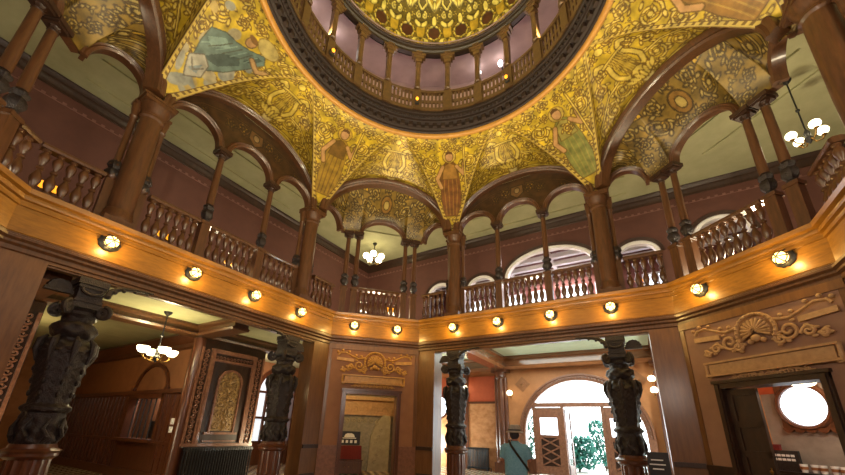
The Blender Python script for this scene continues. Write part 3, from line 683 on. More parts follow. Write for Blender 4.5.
# ------------------------------------------------------------------ balustrades
BP=[(.045,0),(.045,.05),(.03,.07),(.04,.1),(.062,.2),(.06,.27),(.03,.38),(.024,.42),(.042,.44),(.042,.47),(.024,.5),(.03,.54),(.056,.64),(.058,.7),(.03,.78),(.045,.8),(.045,.84)]
bmesh_=MB(); bmesh_.lathe([(r*1.28,z) for r,z in BP],n=12); BME=bmesh_.mesh('baluster','wood')
def balustrade(p0,p1,rot,label):
    a=R2((*p0,0),rot); b=R2((*p1,0),rot); L=(b-a).length; ang=math.degrees(math.atan2(b[1]-a[1],b[0]-a[0]))
    t=thing('balustrade',label,'balustrade',((a[0]+b[0])/2,(a[1]+b[1])/2,ZF),ang,'balcony balustrade sections')
    mb=MB(); mb.sweep([((-L/2,0,0),(0,1,0),(0,0,1)),((L/2,0,0),(0,1,0),(0,0,1))],[(-.09,.93),(-.11,.97),(-.1,1.01),(-.05,1.04),(.05,1.04),(.1,1.01),(.11,.97),(.09,.93)],pclosed=True); part('handrail',mb,'wood',t)
    mb=MB(); mb.box((0,0,.06),(L,.16,.1)); part('base_rail',mb,'wood',t)
    n=max(2,round(L/.185)); 
    for k in range(n): link('baluster',BME,t,0,(-L/2+(k+.5)*L/n,0,.1))
yb=WR+.01
balustrade((-1.95,yb),(-.89,yb),0,'balustrade above the entrance, section just right of the left-hand entrance pillar')
balustrade((-.62,yb),(.62,yb),0,'balustrade above the entrance, middle section between the two slim columns')
balustrade((.89,yb),(1.95,yb),0,'balustrade above the entrance, section just left of the right-hand pillar')
balustrade((-AR+.05,yb),(-2.73,yb),0,'short balustrade between corner column pair and left-hand entrance pillar')
balustrade((2.73,yb),(AR-.05,yb),0,'short balustrade between right entrance pillar and the right column pair')
balustrade((-1.95,yb),(-.89,yb),90,'left balcony balustrade, first section right of the thick pillar')
balustrade((-.62,yb),(.62,yb),90,'left balcony balustrade, section between the two slim columns')
balustrade((.89,yb),(1.95,yb),90,'left balcony balustrade, section left of the far corner pillar')
balustrade((-AR+.05,yb),(-2.73,yb),90,'balustrade at the left edge of the photo beside the thick pillar')
balustrade((2.73,yb),(AR-.05,yb),90,'short balustrade between far corner pillar and left column pair')
balustrade((-HR+.82,KR+.01),(HR-.82,KR+.01),45,'corner balustrade below the hanging globe chandelier')
balustrade((-HR+.82,KR+.01),(HR-.82,KR+.01),315,'right balcony balustrade over the shell carving and shop doorway')
balustrade((HR-.46,KR+.01),(HR-.06,KR+.01),135,'short return of balustrade against the column pair at the upper left edge')
balustrade((-AR+.05,yb),(-2.73,yb),270,'balustrade at the right edge beyond the far right column pair')

# ------------------------------------------------------------------ fascia lamps
def lamp_proto():
    t=thing('fascia_lamp','x','lamp')
    mb=MB(); mb.lathe([(.001,0),(.17,.0),(.175,.02),(.15,.04),(.1,.05)],n=24,mat=Matrix.Rotation(PI/2,4,'X'),mod=lambda a,z:1+.05*math.cos(10*a)); part('rosette',mb,'iron',t)
    mb=MB(); mb.ball((0,-.11,0),.112,sc=(1,.9,1)); part('globe',mb,'globe',t)
    mb=MB()
    for k in range(3):
        m=Matrix.Translation((0,-.11,0))@Matrix.Rotation(k*PI/3,4,'Y'); mb.tube([m@Vector((.124*math.cos(q),-.112*math.sin(q),0)) for q in np.linspace(0,PI,13)],.011,6)
    mb.tube([(.11*math.cos(q),-.13,.11*math.sin(q)) for q in np.linspace(0,2*PI,21)[:-1]],.012,6,closed=True); mb.ball((0,-.225,0),.02)
    part('cage',mb,'iron',t)
    return t
lp=lamp_proto(); LL=[]
ordn=['first','second','third','fourth','fifth','sixth','seventh','eighth','ninth','tenth','eleventh','twelfth']
spots=[((x,W),90) for x in (-2.36,-.8,.75,2.28)]+[((-.75,K),45),((.68,K),45)]+[((x,W),0) for x in (-2.3,-.8,.76,2.28)]+[((-.76,K),315),((.85,K),315)]
whr=['under the thick pillar of the left balcony','between thick pillar and first slim column on left','below second slim column of the left balcony','at the far end of the left fascia','left one above the corner doorway','right one above the corner doorway','above the left carved column of the entrance','above the person, left of the entrance middle','above the entrance, right of its middle','above the right carved column of the entrance','above the shell carving on the right','nearest the right edge of the photo']
for i,((x,y),rot) in enumerate(spots):
    t=lp if i==0 else copy_tree(lp); p=R2((x,y-.0,4.81),rot); t.location=p; t.rotation_euler.z=math.radians(rot)
    t['label']='round caged amber lamp on oak fascia, '+whr[i]; t['group']='round amber lamps along the oak fascia'
    li=bpy.data.lights.new('fascia_light','POINT'); li.energy=24; li.color=lin((255,208,120)); li.shadow_soft_size=.06
    lo=bpy.data.objects.new('fascia_light',li); COL.objects.link(lo); lo.location=R2((x,y-.3,4.7),rot)

# ------------------------------------------------------------------ ground storey walls
def long_ground(side,open_=True,jl=3.02,jr=3.02):
    rot=SIDES[side]; y=W+.03; T=.55
    mb=MB(); mb.span(-A-.03,-jl,y,y+T,0,4.2); struct('wall_%s_pier'%side,mb,'pier',rot=rot)
    mb=MB(); mb.span(jr,A+.03,y,y+T,0,4.2); struct('wall_%s_pier'%side,mb,'pier',rot=rot)
    mb=MB(); mb.span(-jl,jr,y,y+.22,ZH,4.3); mb.span(-jl,jr,y+.05,y+.18,ZH-.03,ZH); mb.span(-jl,jr,y+.22,y+T,4.26 if side=='west' else 4.6,5.0); struct('wall_%s_lintel'%side,mb,'pier',rot=rot)
    if not open_: mb=MB(); mb.span(-jl,jr,y+.3,y+T,0,4.2); struct('wall_'+side,mb,'pier',rot=rot)
    mb=MB(); mb.span(-A,A,y+.02,y+T,4.15,5.0); struct('wall_%s_spandrel'%side,mb,'wood',rot=rot)
    mb=MB()
    for x0,x1 in ((-A,-jl),(jr,A)):
        mb.span(x0+.04,x1-.04,y-.03,y,0,.32); mb.span(x0+.02,x1-.02,y-.05,y,1.02,1.12); mb.span(x0+.04,x1-.04,y-.02,y,.32,.36)
    struct('baseboard_'+side,mb,'dwood',rot=rot)
long_ground('north'); long_ground('west'); long_ground('south',False); long_ground('east',False)
def cham_ground(side,door=True,fl=-.93,fr=.93,ft=2.74):
    rot=SIDES[side]; y=K+.03; T=.4; fw=.13
    mb=MB()
    if door:
        mb.span(-HC-.1,fl,y,y+T,0,4.2); mb.span(fr,HC+.1,y,y+T,0,4.2); mb.span(fl,fr,y,y+T,ft,4.2)
    else: mb.span(-HC-.1,HC+.1,y,y+T,0,4.2)
    struct('wall_'+side,mb,'tanwall' if side=='northeast' else 'terra',rot=rot)
    mb=MB(); mb.span(-HC,HC,y+.02,y+T,4.15,5.0)
    struct('wall_%s_spandrel'%side,mb,'wood',rot=rot)
    if door:
        mb=MB()
        for x0,x1 in ((-HC,fl),(fr,HC)): mb.span(x0,x1,y-.03,y,0,1.0); mb.span(x0,x1,y-.05,y,1.0,1.1); mb.span(x0,x1,y-.05,y,0,.25)
        struct('baseboard_'+side,mb,'mould' if side=='northwest' else 'dwood',rot=rot)
        mb=MB(); mb.span(-HC,HC,y-.04,y,4.0,4.16); mb.span(-HC,-HC+.1,y-.02,y,1.1,4.1); mb.span(HC-.1,HC,y-.02,y,1.1,4.1); struct('trim_%s_frieze'%side,mb,'pier',rot=rot)
        d=bpy.data.objects.new('door_%d'%(1 if side=='northwest' else 2),None); COL.objects.link(d); d['kind']='structure'; d.rotation_euler.z=math.radians(rot)
        mb=MB()
        for x0,x1 in ((fl,fl+fw),(fr-fw,fr)):
            mb.span(x0,x1,y-.07,y+T,0,ft); mb.span(x0+.03,x1-.03,y-.1,y,0,ft-.05)
        mb.span(fl,fr,y-.07,y+T,ft-fw,ft); mb.span(fl-.03,fr+.03,y-.1,y,ft-.03,ft+.03); part('door_frame',mb,'mwood' if side=='northwest' else 'dwood',d)
        return d
dC=cham_ground('northwest'); dE=cham_ground('northeast'); cham_ground('southwest',False); cham_ground('southeast',False)
# floor, outer shell of the building
mb=MB(); mb.span(-19,9,-9,12,-.1,0); struct('floor',mb,'floor')
mb=MB(); mb.span(-12,14,12,24,-.12,-.02); struct('ground_outside',mb,'paving')
mb=MB(); mb.span(-19.2,-19,-9,14,0,5.1); mb.span(-19.2,9.2,-9.2,-9,0,10.2); mb.span(9.2,9.4,-9.2,12,0,10.3); struct('wall_shell',mb,'tan')
mb=MB(); mb.add([(-9.3,-9.3,10.3),(9.5,-9.3,10.3),(9.5,9.3,10.3),(-9.3,9.3,10.3)],[(0,1,2,3)])
# keep the drum open: ring instead of plate
mb=MB(); mb.sweep([((0,0,0),(c,s,0),(0,0,1)) for c,s in [(math.cos(2*PI*i/48),math.sin(2*PI*i/48)) for i in range(48)]],[(4.9,11.15),(14.5,11.15)],closed=True); struct('roof',mb,'dwood')

# ------------------------------------------------------------------ carved columns
def carved_column(x,y,rot,label):
    p=R2((x,y,0),rot); t=thing('carved_column',label,'column',p,rot,'dark carved columns of the ground floor')
    mb=MB(); mb.box((0,0,.1),(.78,.78,.2)); mb.lathe([(.36,.2),(.37,.28),(.32,.34)],n=32); 
    mb.lathe([(.27,.34),(.28,.6),(.27,.98)],n=96,mod=lambda a,z:1-.07*abs(math.sin(8*a))); mb.lathe([(.28,.97),(.34,1.02),(.34,1.06),(.37,1.1),(.3,1.14),(.28,1.2)],n=36)
    part('pedestal',mb,'mwood',t,label='reddish fluted pedestal with ring mouldings')
    def mod(a,z):
        if z<1.72: return 1+.07*math.cos(5*a+z*9)*math.sin(z*26)+.04*math.sin(9*a)
        if z<2.7: return 1+.035*math.cos(8*a)+.03*math.cos(4*a+z*16)*math.sin(z*22)+.035*math.cos(16*a)*math.sin(z*55)
        return 1+.08*math.cos(7*a)*math.sin(z*30)
    pr=[(.25,1.16),(.285,1.25),(.29,1.4),(.28,1.55),(.26,1.68),(.31,1.72),(.32,1.77),(.26,1.82)]
    pr+= [(.25+.1*((z-1.82)/.85)**1.1,z) for z in np.linspace(1.84,2.62,24)]
    pr+= [(.36,2.68),(.35,2.76),(.3,2.84),(.25,2.9),(.23,2.94),(.27,2.98),(.31,3.04),(.31,3.16),(.27,3.2),(.22,3.23),(.21,3.34)]
    # resample
    P2=[]; 
    for (r0,z0),(r1,z1) in zip(pr[:-1],pr[1:]):
        k=max(1,int((z1-z0)/.018)); P2+=[(r0+(r1-r0)*i/k,z0+(z1-z0)*i/k) for i in range(k)]
    P2.append(pr[-1]); mb=MB(); mb.lathe(P2,n=112,mod=mod)
    for k in range(8):                                   # hanging leaves at the shoulder, carved husks below
        a=2*PI*k/8; m=Matrix.Rotation(a,4,'Z')
        mb.tube([m@Vector(q) for q in [(.3,0,2.95),(.37,0,2.86),(.385,0,2.7),(.35,0,2.5)]],[.02,.055,.05,.012],8,mat=None)
        for z in (1.98,2.18,2.38): mb.ball(m@Vector((.26+.1*(z-1.82)/.85,0,z)),.035,6,sc=(.8,1.1,1.5))
        mb.tube([m@Vector(q) for q in [(.27,.0,1.22),(.31,.04,1.32),(.31,-.04,1.44),(.28,.03,1.6)]],[.015,.04,.035,.012],7)
    part('shaft',mb,'carved',t)
    mb=MB(); mb.lathe([(.21,3.3),(.26,3.36),(.24,3.42),(.28,3.46)],n=32); mb.box((0,0,3.53),(.46,.46,.08)); mb.box((0,0,3.76),(.36,.42,.4)); mb.box((0,0,3.62),(.4,.46,.05)); mb.box((0,0,3.88),(.4,.46,.05)); mb.box((0,0,3.98),(.44,.48,.12))
    for sx in (-1,1):
        for sy in (-1,1):
            m=Matrix.Translation((sx*.25,sy*.25,3.45))@Matrix.Rotation(sx*sy*PI/4+(0 if sx>0 else PI),4,'Z')
            mb.tube([m@Vector((px,0,pz)) for px,pz in spiral(0,0,.11,1.5,PI/2,-1,26,.15)],.045,8,flat=1.3)
    mb.tube([(.15*math.cos(a),-.24,3.84-.1*math.sin(a)) for a in np.linspace(0,PI,14)],.028,8)
    part('capital',mb,'carved',t)
    for sg,wd,ht in ((-1,0,0),(1,0,0)):
        inner=(x>0 and sg<0) or (x<0 and sg>0)
        mb=MB()
        if inner:        # long sweeping bracket towards the middle of the opening
            pts=[(sg*q[0],-.27,q[1]) for q in [(.2,3.74),(.25,3.88),(.35,3.97),(.5,4.02),(.7,4.05),(.92,4.07)]]
            mb.tube(pts,[.045,.055,.05,.04,.03,.02],8)
            for k,(a,b) in enumerate(zip(pts[:-1],pts[1:])): mb.ball(((a[0]+b[0])/2,-.29,(a[2]+b[2])/2-.04),.05-.006*k,6)
        else:            # shell filling the narrow gap beside the pier
            c=sg*.385
            mb.lathe([(.01,-.05),(.17,-.06),(.19,0),(.17,.06),(.01,.05)],n=36,a0=0,a1=PI,mod=lambda a,z:1-.08*abs(math.cos(7*a)),mat=Matrix.Translation((c,0,3.78))@Matrix.Rotation(PI/2,4,'X'))
            mb.span(c-.19,c+.19,-.05,.06,3.72,3.78)
        part('bracket',mb,'carved',t)
carved_column(-2.33,W+.22,0,'black carved column left of the person, at the left of the entrance opening')
carved_column(2.26,W+.22,0,'black carved column at the right of the entrance opening')
carved_column(-2.36,W+.22,90,'large carved column at the lower left edge of the photo')
carved_column(2.2,W+.22,90,'carved column beside the radiator and carved wood panel on the left')

# ------------------------------------------------------------------ carved reliefs over the corner doorways
def relief(rot,cx,mat,label,base,tab):
    y=K-.005; t=thing('door_relief',label,'carving',R2((cx,y,3.1),rot),rot,'shell carvings over the corner doorways')
    o=Vector((0,0,-3.1))
    def pt(x,z,d=0): return Vector((x,-d,z-3.1))
    mb=MB(); m=Matrix.Translation(pt(0,3.6))@Matrix.Rotation(PI/2,4,'X')
    mb.lathe([(.02,.1),(.1,.05),(.24,.06),(.27,.02),(.27,-.02)],n=48,a0=-.5,a1=PI+.5,mat=m,mod=lambda a,z:1-.05*abs(math.cos(11*a)))
    for k in range(13):
        a=-.4+(PI+.8)*k/12; mb.tube([pt(.06*math.cos(a),3.6+.06*math.sin(a),.1),pt(.16*math.cos(a),3.6+.16*math.sin(a),.09),pt(.25*math.cos(a),3.6+.25*math.sin(a),.06)],[.012,.02,.03],6)
    mb.tube([pt(.33*math.cos(a),3.62+.33*math.sin(a),.05) for a in np.linspace(-.5,PI+.5,30)],.035,8)
    for k in range(17):
        a=-.5+(PI+1)*k/16; mb.ball(pt(.33*math.cos(a),3.62+.33*math.sin(a),.08),.026,6)
    mb.ball(pt(0,3.47,.09),.07,8,sc=(1.2,.8,1)); 
    for sg in (-1,1): mb.ball(pt(sg*.11,3.42,.07),.05,8)
    part('shell',mb,mat,t)
    for sg in (-1,1):
        mb=MB()
        for cx_,cz,R,a0,d in [(.5,3.5,.17,PI,1),(.78,3.42,.1,PI,-1),(.36,3.38,.1,PI/2,1),(.98,3.36,.06,PI,1)]:
            mb.tube([pt(sg*x,z,.045) for x,z in spiral(cx_,cz,R,1.5,a0,d,28,.15)],.028,7)
            for k in range(4):
                a=a0+d*k*1.4; mb.ball(pt(sg*(cx_+R*1.12*math.cos(a)),cz+R*1.12*math.sin(a),.04),.035,6,sc=(1.3,.6,.8))
        mb.tube([pt(sg*x,z,.04) for x,z in [(.32,3.76),(.55,3.72),(.75,3.8),(.95,3.9),(1.12,3.88),(1.18,3.8)]],[.03,.028,.024,.022,.026,.03],7)
        for x,z in [(.45,3.8),(.62,3.82),(.85,3.93),(1.05,3.96),(1.2,3.9)]: mb.ball(pt(sg*x,z,.05),.04,6)
        mb.prism([(sg*.68,.5),(sg*1.22,.54),(sg*1.22,.64),(sg*.68,.6)],-.05,0,mat=Matrix.Translation((0,0,0)))
        part('scroll_spray',mb,mat,t)
    w,z0,z1=tab; mb=MB(); mb.box(pt(0,(z0+z1)/2,.03),(2*w-.16,.06,z1-z0-.1)); mb.box(pt(0,z1-.02,.05),(2*w,.1,.04)); mb.box(pt(0,z0+.02,.05),(2*w,.1,.04))
    for sg in (-1,1):
        mb.tube([pt(sg*(w-.02),z,.05) for z in np.linspace(z0,z1,5)],.035,8); mb.tube([pt(sg*x,z,.06) for x,z in spiral(w-.06,z0+.02,.07,1.2,PI/2,-1,16)],.018,6)
    part('tablet',mb,mat,t)
    mb=MB()
    for k in range(-5,6): mb.tube([pt(x+.12*k,z,.03) for x,z in spiral(0,z0-.06,.055,1.2,PI/2,(1 if k>0 else -1),14,.2)],.016,6)
    mb.tube([pt(x,z0-.05-.03*math.cos(x*9),.03) for x in np.linspace(-.7,.7,30)],.014,6); part('lower_scrolls',mb,mat,t)
relief(45,.02,'gold','golden carved shell relief with tablet over the narrow left corner doorway',0,(1.0,2.93,3.2))
relief(315,.1,'relief','tan carved shell relief with long tablet over the shop doorway on right',0,(1.1,2.86,3.16))

# ------------------------------------------------------------------ ceilings of the ground floor halls
HZ=4.95; HW=4.28
mb=MB(); mb.span(-9,9,W+.6,12,HZ,HZ+.04); struct('ceiling_entrance',mb,'green')
mb=MB(); mb.span(-9,9,W+.55,18.5,HW,HW+.04); struct('ceiling_ticket_hall',mb,'olive',rot=90)
BEAMS=[(-.22,0),(-.26,.06),(-.2,.09),(-.2,.18),(-.3,.23),(-.3,.31),(.3,.31),(.3,.23),(.2,.18),(.2,.09),(.26,.06),(.22,0)]
BEAM=[(-.25,0),(-.3,.12),(-.22,.16),(-.22,.4),(-.32,.48),(-.32,.6),(.32,.6),(.32,.48),(.22,.4),(.22,.16),(.3,.12),(.25,0)]
def beam(mb,p,q,z0,B=None):
    d=(Vector((*q,0))-Vector((*p,0))).normalized(); o=(d[1],-d[0],0); mb.sweep([((*p,z0),o,(0,0,1)),((*q,z0),o,(0,0,1))],B or BEAM,pclosed=True)
for i,x in enumerate((-2.8,3.45)):
    mb=MB(); beam(mb,(x,W+.55),(x,11.6),4.36); struct('trim_%d'%(20+i),mb,'varnish')
mb=MB(); beam(mb,(-9,11.72),(9,11.72),4.36); beam(mb,(-9,W+.75),(9,W+.75),4.36); struct('trim_22',mb,'varnish')
mb=MB(); beam(mb,(-8.8,8.25),(8.8,8.25),3.98,BEAMS); struct('trim_23',mb,'wood',rot=90)
for i,x in enumerate((-2.75,.95)):
    mb=MB(); beam(mb,(x,W+.6),(x,8.1),3.98,BEAMS); struct('trim_%d'%(24+i),mb,'wood',rot=90)
mb=MB(); mb.span(-8.9,-8.8,W+.6,12,0,HZ); mb.span(8.8,8.9,W+.6,12,0,HZ); struct('wall_entrance_sides',mb,'orangewall')

# ------------------------------------------------------------------ entrance wall with arched doorway
EY=12.0; AC,AR_,AZ=.38,2.32,1.55
mb=MB(); mb.span(-8.9,AC-AR_,EY,EY+.35,0,HZ); struct('wall_entrance_left',mb,'orangewall'); mb=MB(); mb.span(AC+AR_,8.9,EY,EY+.35,0,HZ); struct('wall_entrance_right',mb,'orangewall'); mb=MB(); solid_arcade(mb,(AC-AR_,EY),(AC+AR_,EY),[(AR_,AR_-.001,AR_)],AZ,HZ,.35,(0,1)); struct('wall_entrance',mb,'orangewall')
mb=MB(); archivolt(mb,(AC,EY),(1,0),(0,1),AR_,AR_,AZ,[(-.06,.3),(-.06,-.05),(0,-.08),(.04,-.04),(.1,-.03),(.14,-.09),(.2,-.09),(.22,0)],72)
for k in range(60):
    a=PI*(k+.5)/60; mb.ball((AC+(AR_+.07)*math.cos(a),EY-.06,AZ+(AR_+.07)*math.sin(a)),.035,6)
for sg in (-1,1):
    mb.span(AC+sg*(AR_-.06),AC+sg*(AR_+.2),EY-.08,EY+.3,0,AZ)
struct('trim_26',mb,'mould')
mb=MB()
for cx in (-1.9,2.62): 
    for s_,h in ((.34,.03),(.2,.07)): mb.add([(cx-s_,EY-h,3.72),(cx,EY-h,3.72-s_),(cx+s_,EY-h,3.72),(cx,EY-h,3.72+s_),(cx-s_,EY,3.72),(cx,EY,3.72-s_),(cx+s_,EY,3.72),(cx,EY,3.72+s_)],[(0,1,2,3),(0,4,5,1),(1,5,6,2),(2,6,7,3),(3,7,4,0)])
    mb.ball((cx,EY-.06,3.72),.06,8)
struct('trim_27',mb,'tan')
for i,(cx,rt) in enumerate(((-2.8,0),(3.45,0))):
    t=thing('entrance_column','tall clustered oak column '+('left' if i==0 else 'right')+' of the arched entrance doorway','column',(cx,EY-.33,0),0,'clustered columns beside the entrance arch')
    mb=MB(); mb.box((0,0,.2),(.66,.5,.4)); mb.lathe([(.3,.4),(.31,.5),(.26,.58)],n=24); part('base',mb,'mwood',t)
    mb=MB(); mb.lathe([(.16,.5),(.15,4.0)],c=(0,-.06,0),n=20)
    for sg in (-1,1): mb.lathe([(.11,.5),(.1,4.0)],c=(sg*.2,0,0),n=16)
    part('shaft',mb,'mwood',t)
    mb=MB(); mb.lathe([(.2,3.95),(.26,4.0),(.24,4.05),(.24,4.12),(.27,4.25)],n=24); mb.box((0,0,4.3),(.74,.52,.12)); part('capital',mb,'mwood',t)
mb=MB(); mb.span(-4.55,-3.2,EY-.04,EY,0,2.9); mb.span(-8.8,-4.75,EY-.04,EY,0,2.9); mb.span(3.9,8.8,EY-.04,EY,0,2.9); struct('wall_entrance_marble',mb,'marble')
mb=MB(); mb.span(-4.55,-3.2,EY-.03,EY,2.98,4.15); mb.span(-8.8,-4.75,EY-.03,EY,2.98,4.15); struct('wall_entrance_panel',mb,'redpanel')
mb=MB(); mb.span(-8.8,-3.1,EY-.06,EY,2.88,2.98); mb.span(-4.75,-4.55,EY-.08,EY,0,4.3); struct('trim_28',mb,'mwood')
# doors inside the arch
mb=MB(); mb.span(AC-2.05,AC+2.05,EY+.04,EY+.2,2.72,2.9)
for x in (-1.5,-.32,1.22,2.26): mb.span(x-.06,x+.06,EY+.06,EY+.2,0,2.75)
struct('trim_29',mb,'mould')
w=bpy.data.objects.new('window_1',None); COL.objects.link(w); w['kind']='structure'
mb=MB(); xs=np.linspace(-1.9,1.9,40); mb.prism([(AC-1.86,2.9)]+[(AC+R_*1,AZ+z) for R_,z in [(2.24*math.cos(a),2.24*math.sin(a)) for a in np.linspace(PI-.645,.645,40)]]+[(AC+1.86,2.9)],EY+.12,EY+.13); part('pane',mb,'pane',w)
mb=MB(); mb.span(-1.9,-1.56,EY+.12,EY+.13,.6,2.72); mb.span(2.3,2.66,EY+.12,EY+.13,.6,2.72); part('sidelight_pane',mb,'pane',w)
mb=MB(); mb.span(-1.9,-1.54,EY+.06,EY+.2,0,.6); mb.span(2.3,2.68,EY+.06,EY+.2,0,.6); part('sidelight_panel',mb,'mwood',w)
def door_leaf(name,x0,x1,y,mat='mould'):
    d=bpy.data.objects.new(name,None); COL.objects.link(d); d['kind']='structure'
    w_=x1-x0; cx=(x0+x1)/2; st=.17; mb=MB(); mb.span(x0,x0+st,y,y+.07,.02,2.7); mb.span(x1-st,x1,y,y+.07,.02,2.7)
    for z0,z1 in ((.02,.36),(1.47,1.58),(2.28,2.7)): mb.span(x0+st,x1-st,y,y+.07,z0,z1)
    part('leaf_frame',mb,mat,d)
    mb=MB(); mb.span(x0+st,x1-st,y+.03,y+.04,1.58,2.28); part('pane',mb,'day',d)
    mb=MB(); mb.span(x0+st,x1-st,y+.045,y+.055,.36,1.47); part('lower_panel',mb,'dwood',d)
    mb=MB(); a,b=x0+st,x1-st
    for k in range(3):
        z0=.38+.36*k; z1=z0+.36; mb.tube([(a,y+.0,z0),(b,y+.0,z1)],.04,4); mb.tube([(a,y+.0,z1),(b,y+.0,z0)],.04,4)
        for zz in ((z0+z1)/2,): mb.ball((cx,y+.0,zz),.045,6); 
    part('lattice',mb,mat,d,label='crossed lattice in the lower door panel')
    mb=MB(); mb.lathe([(.012,0),(.012,.05),(.03,.06),(.03,.09),(.01,.1)],n=12,c=(0,0,0),mat=Matrix.Translation((x1-.08,y,1.15))@Matrix.Rotation(PI/2,4,'X')); part('handle',mb,'brass',d)
door_leaf('door_3',-1.44,-.38,EY+.09); door_leaf('door_4',1.28,2.2,EY+.09)
d=bpy.data.objects.new('door_5',None); COL.objects.link(d); d['kind']='structure'; d.location=(-.24,EY+.2,0); d.rotation_euler.z=math.radians(80)
mb=MB(); mb.span(0,.12,0,.06,.02,2.66); mb.span(.6,.72,0,.06,.02,2.66); mb.span(0,.72,0,.06,.02,.4); mb.span(0,.72,0,.06,1.3,1.45); mb.span(0,.72,0,.06,2.5,2.66); part('leaf_frame',mb,'mwood',d)
mb=MB(); mb.span(.12,.6,.02,.03,.4,2.5); part('pane',mb,'pane',d)
# round window in the far left of the entrance hall
def round_window(name,c,r,rot,frame='mwood'):
    w=bpy.data.objects.new(name,None); COL.objects.link(w); w['kind']='structure'; w.rotation_euler.z=math.radians(rot)
    m=Matrix.Translation(c)@Matrix.Rotation(PI/2,4,'X')
    mb=MB(); mb.lathe([(.001,0),(r,0)],n=48,mat=m,caps=False); part('pane',mb,'day',w)
    mb=MB(); mb.lathe([(r-.02,.0),(r,.04),(r+.06,.05),(r+.1,0),(r+.1,-.05),(r-.02,-.03)],n=48,mat=m,caps=False); part('frame',mb,frame,w)
round_window('window_2',(-6.2,EY-.06,2.75),.52,0)
# wall globes in the entrance hall
for p,lb in [((-2.36,EY-.5,3.3),'white globe wall lamp on the left clustered column by the entrance arch'),((-4.65,EY-.25,3.62),'white globe wall lamp above marble panel, left of the clustered column'),((3.07,EY-.5,3.7),'upper white globe lamp at the right edge of the entrance opening'),((3.09,EY-.5,3.28),'lower white globe lamp at the right edge of the entrance opening')]:
    t=thing('globe_lamp',lb,'lamp',p,0,'white globe lamps of the entrance hall')
    mb=MB(); mb.ball((0,0,0),.12,12); part('globe',mb,'bulb',t)
    mb=MB(); mb.tube([(0,0,-.1),(0,.06,-.2),(0,.2,-.22),(0,.3,-.1)],.018,8); mb.lathe([(.02,-.14),(.06,-.11),(.07,-.08)],n=14); part('bracket',mb,'brass',t)
def radiator(loc,rot,L,H,label,n):
    t=thing('radiator',label,'radiator',loc,rot)
    mb=MB()
    for k in range(n):
        x=-L/2+(k+.5)*L/n
        for yy in (-.07,.07): mb.tube([(x,yy,.1),(x,yy,H-.06)],L/n*.33,6)
        mb.box((x,0,H-.05),(L/n*.8,.22,.08)); mb.box((x,0,.1),(L/n*.8,.22,.08))
    part('sections',mb,'iron',t)
    for x in (-L/2+.05,L/2-.05): mb=MB(); mb.box((x,0,.04),(.06,.2,.08)); part('foot',mb,'iron',t)
    mb=MB(); mb.tube([(L/2,0,.12),(L/2+.1,0,.12),(L/2+.1,0,0)],.02,8); part('valve_pipe',mb,'iron',t)
radiator((-4.02,EY-.25,0),0,1.0,.95,'dark cast-iron radiator under the marble panel in the entrance hall',14)
radiator((-7.95,2.04,0),90,1.95,.97,'long dark radiator below the carved wood panel on the left',26)

# ------------------------------------------------------------------ ticket hall on the left (local frame rot 90)
def carved_panel(x0,x1,label):
    t=thing('carved_wall_panel',label,'panel',R2(((x0+x1)/2,8.12,0),90),90,'carved wood wall panels of the ticket hall')
    cx=0; hw=(x1-x0)/2
    mb=MB(); mb.span(-hw,hw,.02,.3,0,3.96); part('backing',mb,'dwood',t)
    mb=MB()
    for sg in (-1,1):
        mb.span(sg*(hw-.02),sg*(hw-.08),-.03,.02,1.0,3.72); mb.span(sg*(hw-.3),sg*(hw-.36),-.03,.02,1.0,3.72); mb.span(sg*.62,sg*.7,-.04,.02,1.0,3.62); mb.span(sg*.34,sg*.39,-.03,.02,1.35,2.78)
    mb.span(-hw,hw,-.06,.02,.98,1.06); mb.span(-.7,.7,-.06,.02,3.6,3.72); mb.span(-.7,.7,-.06,.02,3.36,3.43); mb.span(-.5,.5,-.03,.02,1.1,1.14); mb.span(-.5,.5,-.03,.02,1.3,1.36)
    archivolt(mb,(0,0),(1,0),(0,1),.37,.37,2.78,[(-.04,.02),(-.04,-.03),(.03,-.03),(.03,.02)],32); part('frame_moulding',mb,'mould',t)
    mb=MB()
    for k in range(-5,6): mb.tube([(x+.11*k,-.0,z) for x,z in spiral(0,3.5,.05,1.2,0,1 if k>0 else -1,12,.2)],.014,5)
    part('frieze',mb,'mould',t)
    for sg in (-1,1):
        mb=MB()
        for k in range(20):
            mb.tube([(sg*(hw-.19)+x,0,z) for x,z in spiral(0,1.12+.132*k,.07,1.1,k*PI,1 if k%2 else -1,12,.2)],.02,5)
        part('carved_strip',mb,'mould',t)
    mb=MB()
    for z,R in [(1.56,.13),(1.86,.14),(2.16,.14),(2.46,.14),(2.72,.13),(2.95,.09)]:
        for sg in (-1,1):
            mb.tube([(sg*x,0,zz) for x,zz in spiral(.165,z,R*.85,1.5,PI,1,22,.15)],.026,6)
            for q in range(3): mb.ball((sg*(.15+R*math.cos(q*2)),-.01,z+R*math.sin(q*2)),.03,6,sc=(1.3,.6,.9))
        mb.ball((0,-.02,z+.1),.05,6,sc=(.8,.6,1.5))
    mb.tube([(0,0,1.4),(0,0,3.1)],.025,6)
    mb.prism([(-.34,1.4),(.34,1.4)]+[(.34*math.cos(a),2.78+.34*math.sin(a)) for a in np.linspace(0,PI,16)],.005,.02)
    for k in range(60): mb.ball((random.uniform(-.31,.31),.0,random.uniform(1.45,3.0)),random.uniform(.025,.05),6,sc=(1,.5,1))
    part('foliate_carving',mb,'bronze',t,label='gilded foliage carving in arched recess')
carved_panel(.98,3.1,'carved oak wall panel with gilded foliage above the radiator, left hall')
carved_panel(-4.5,-2.4,'edge strip of a carved oak wall panel at the far left of the ticket hall')
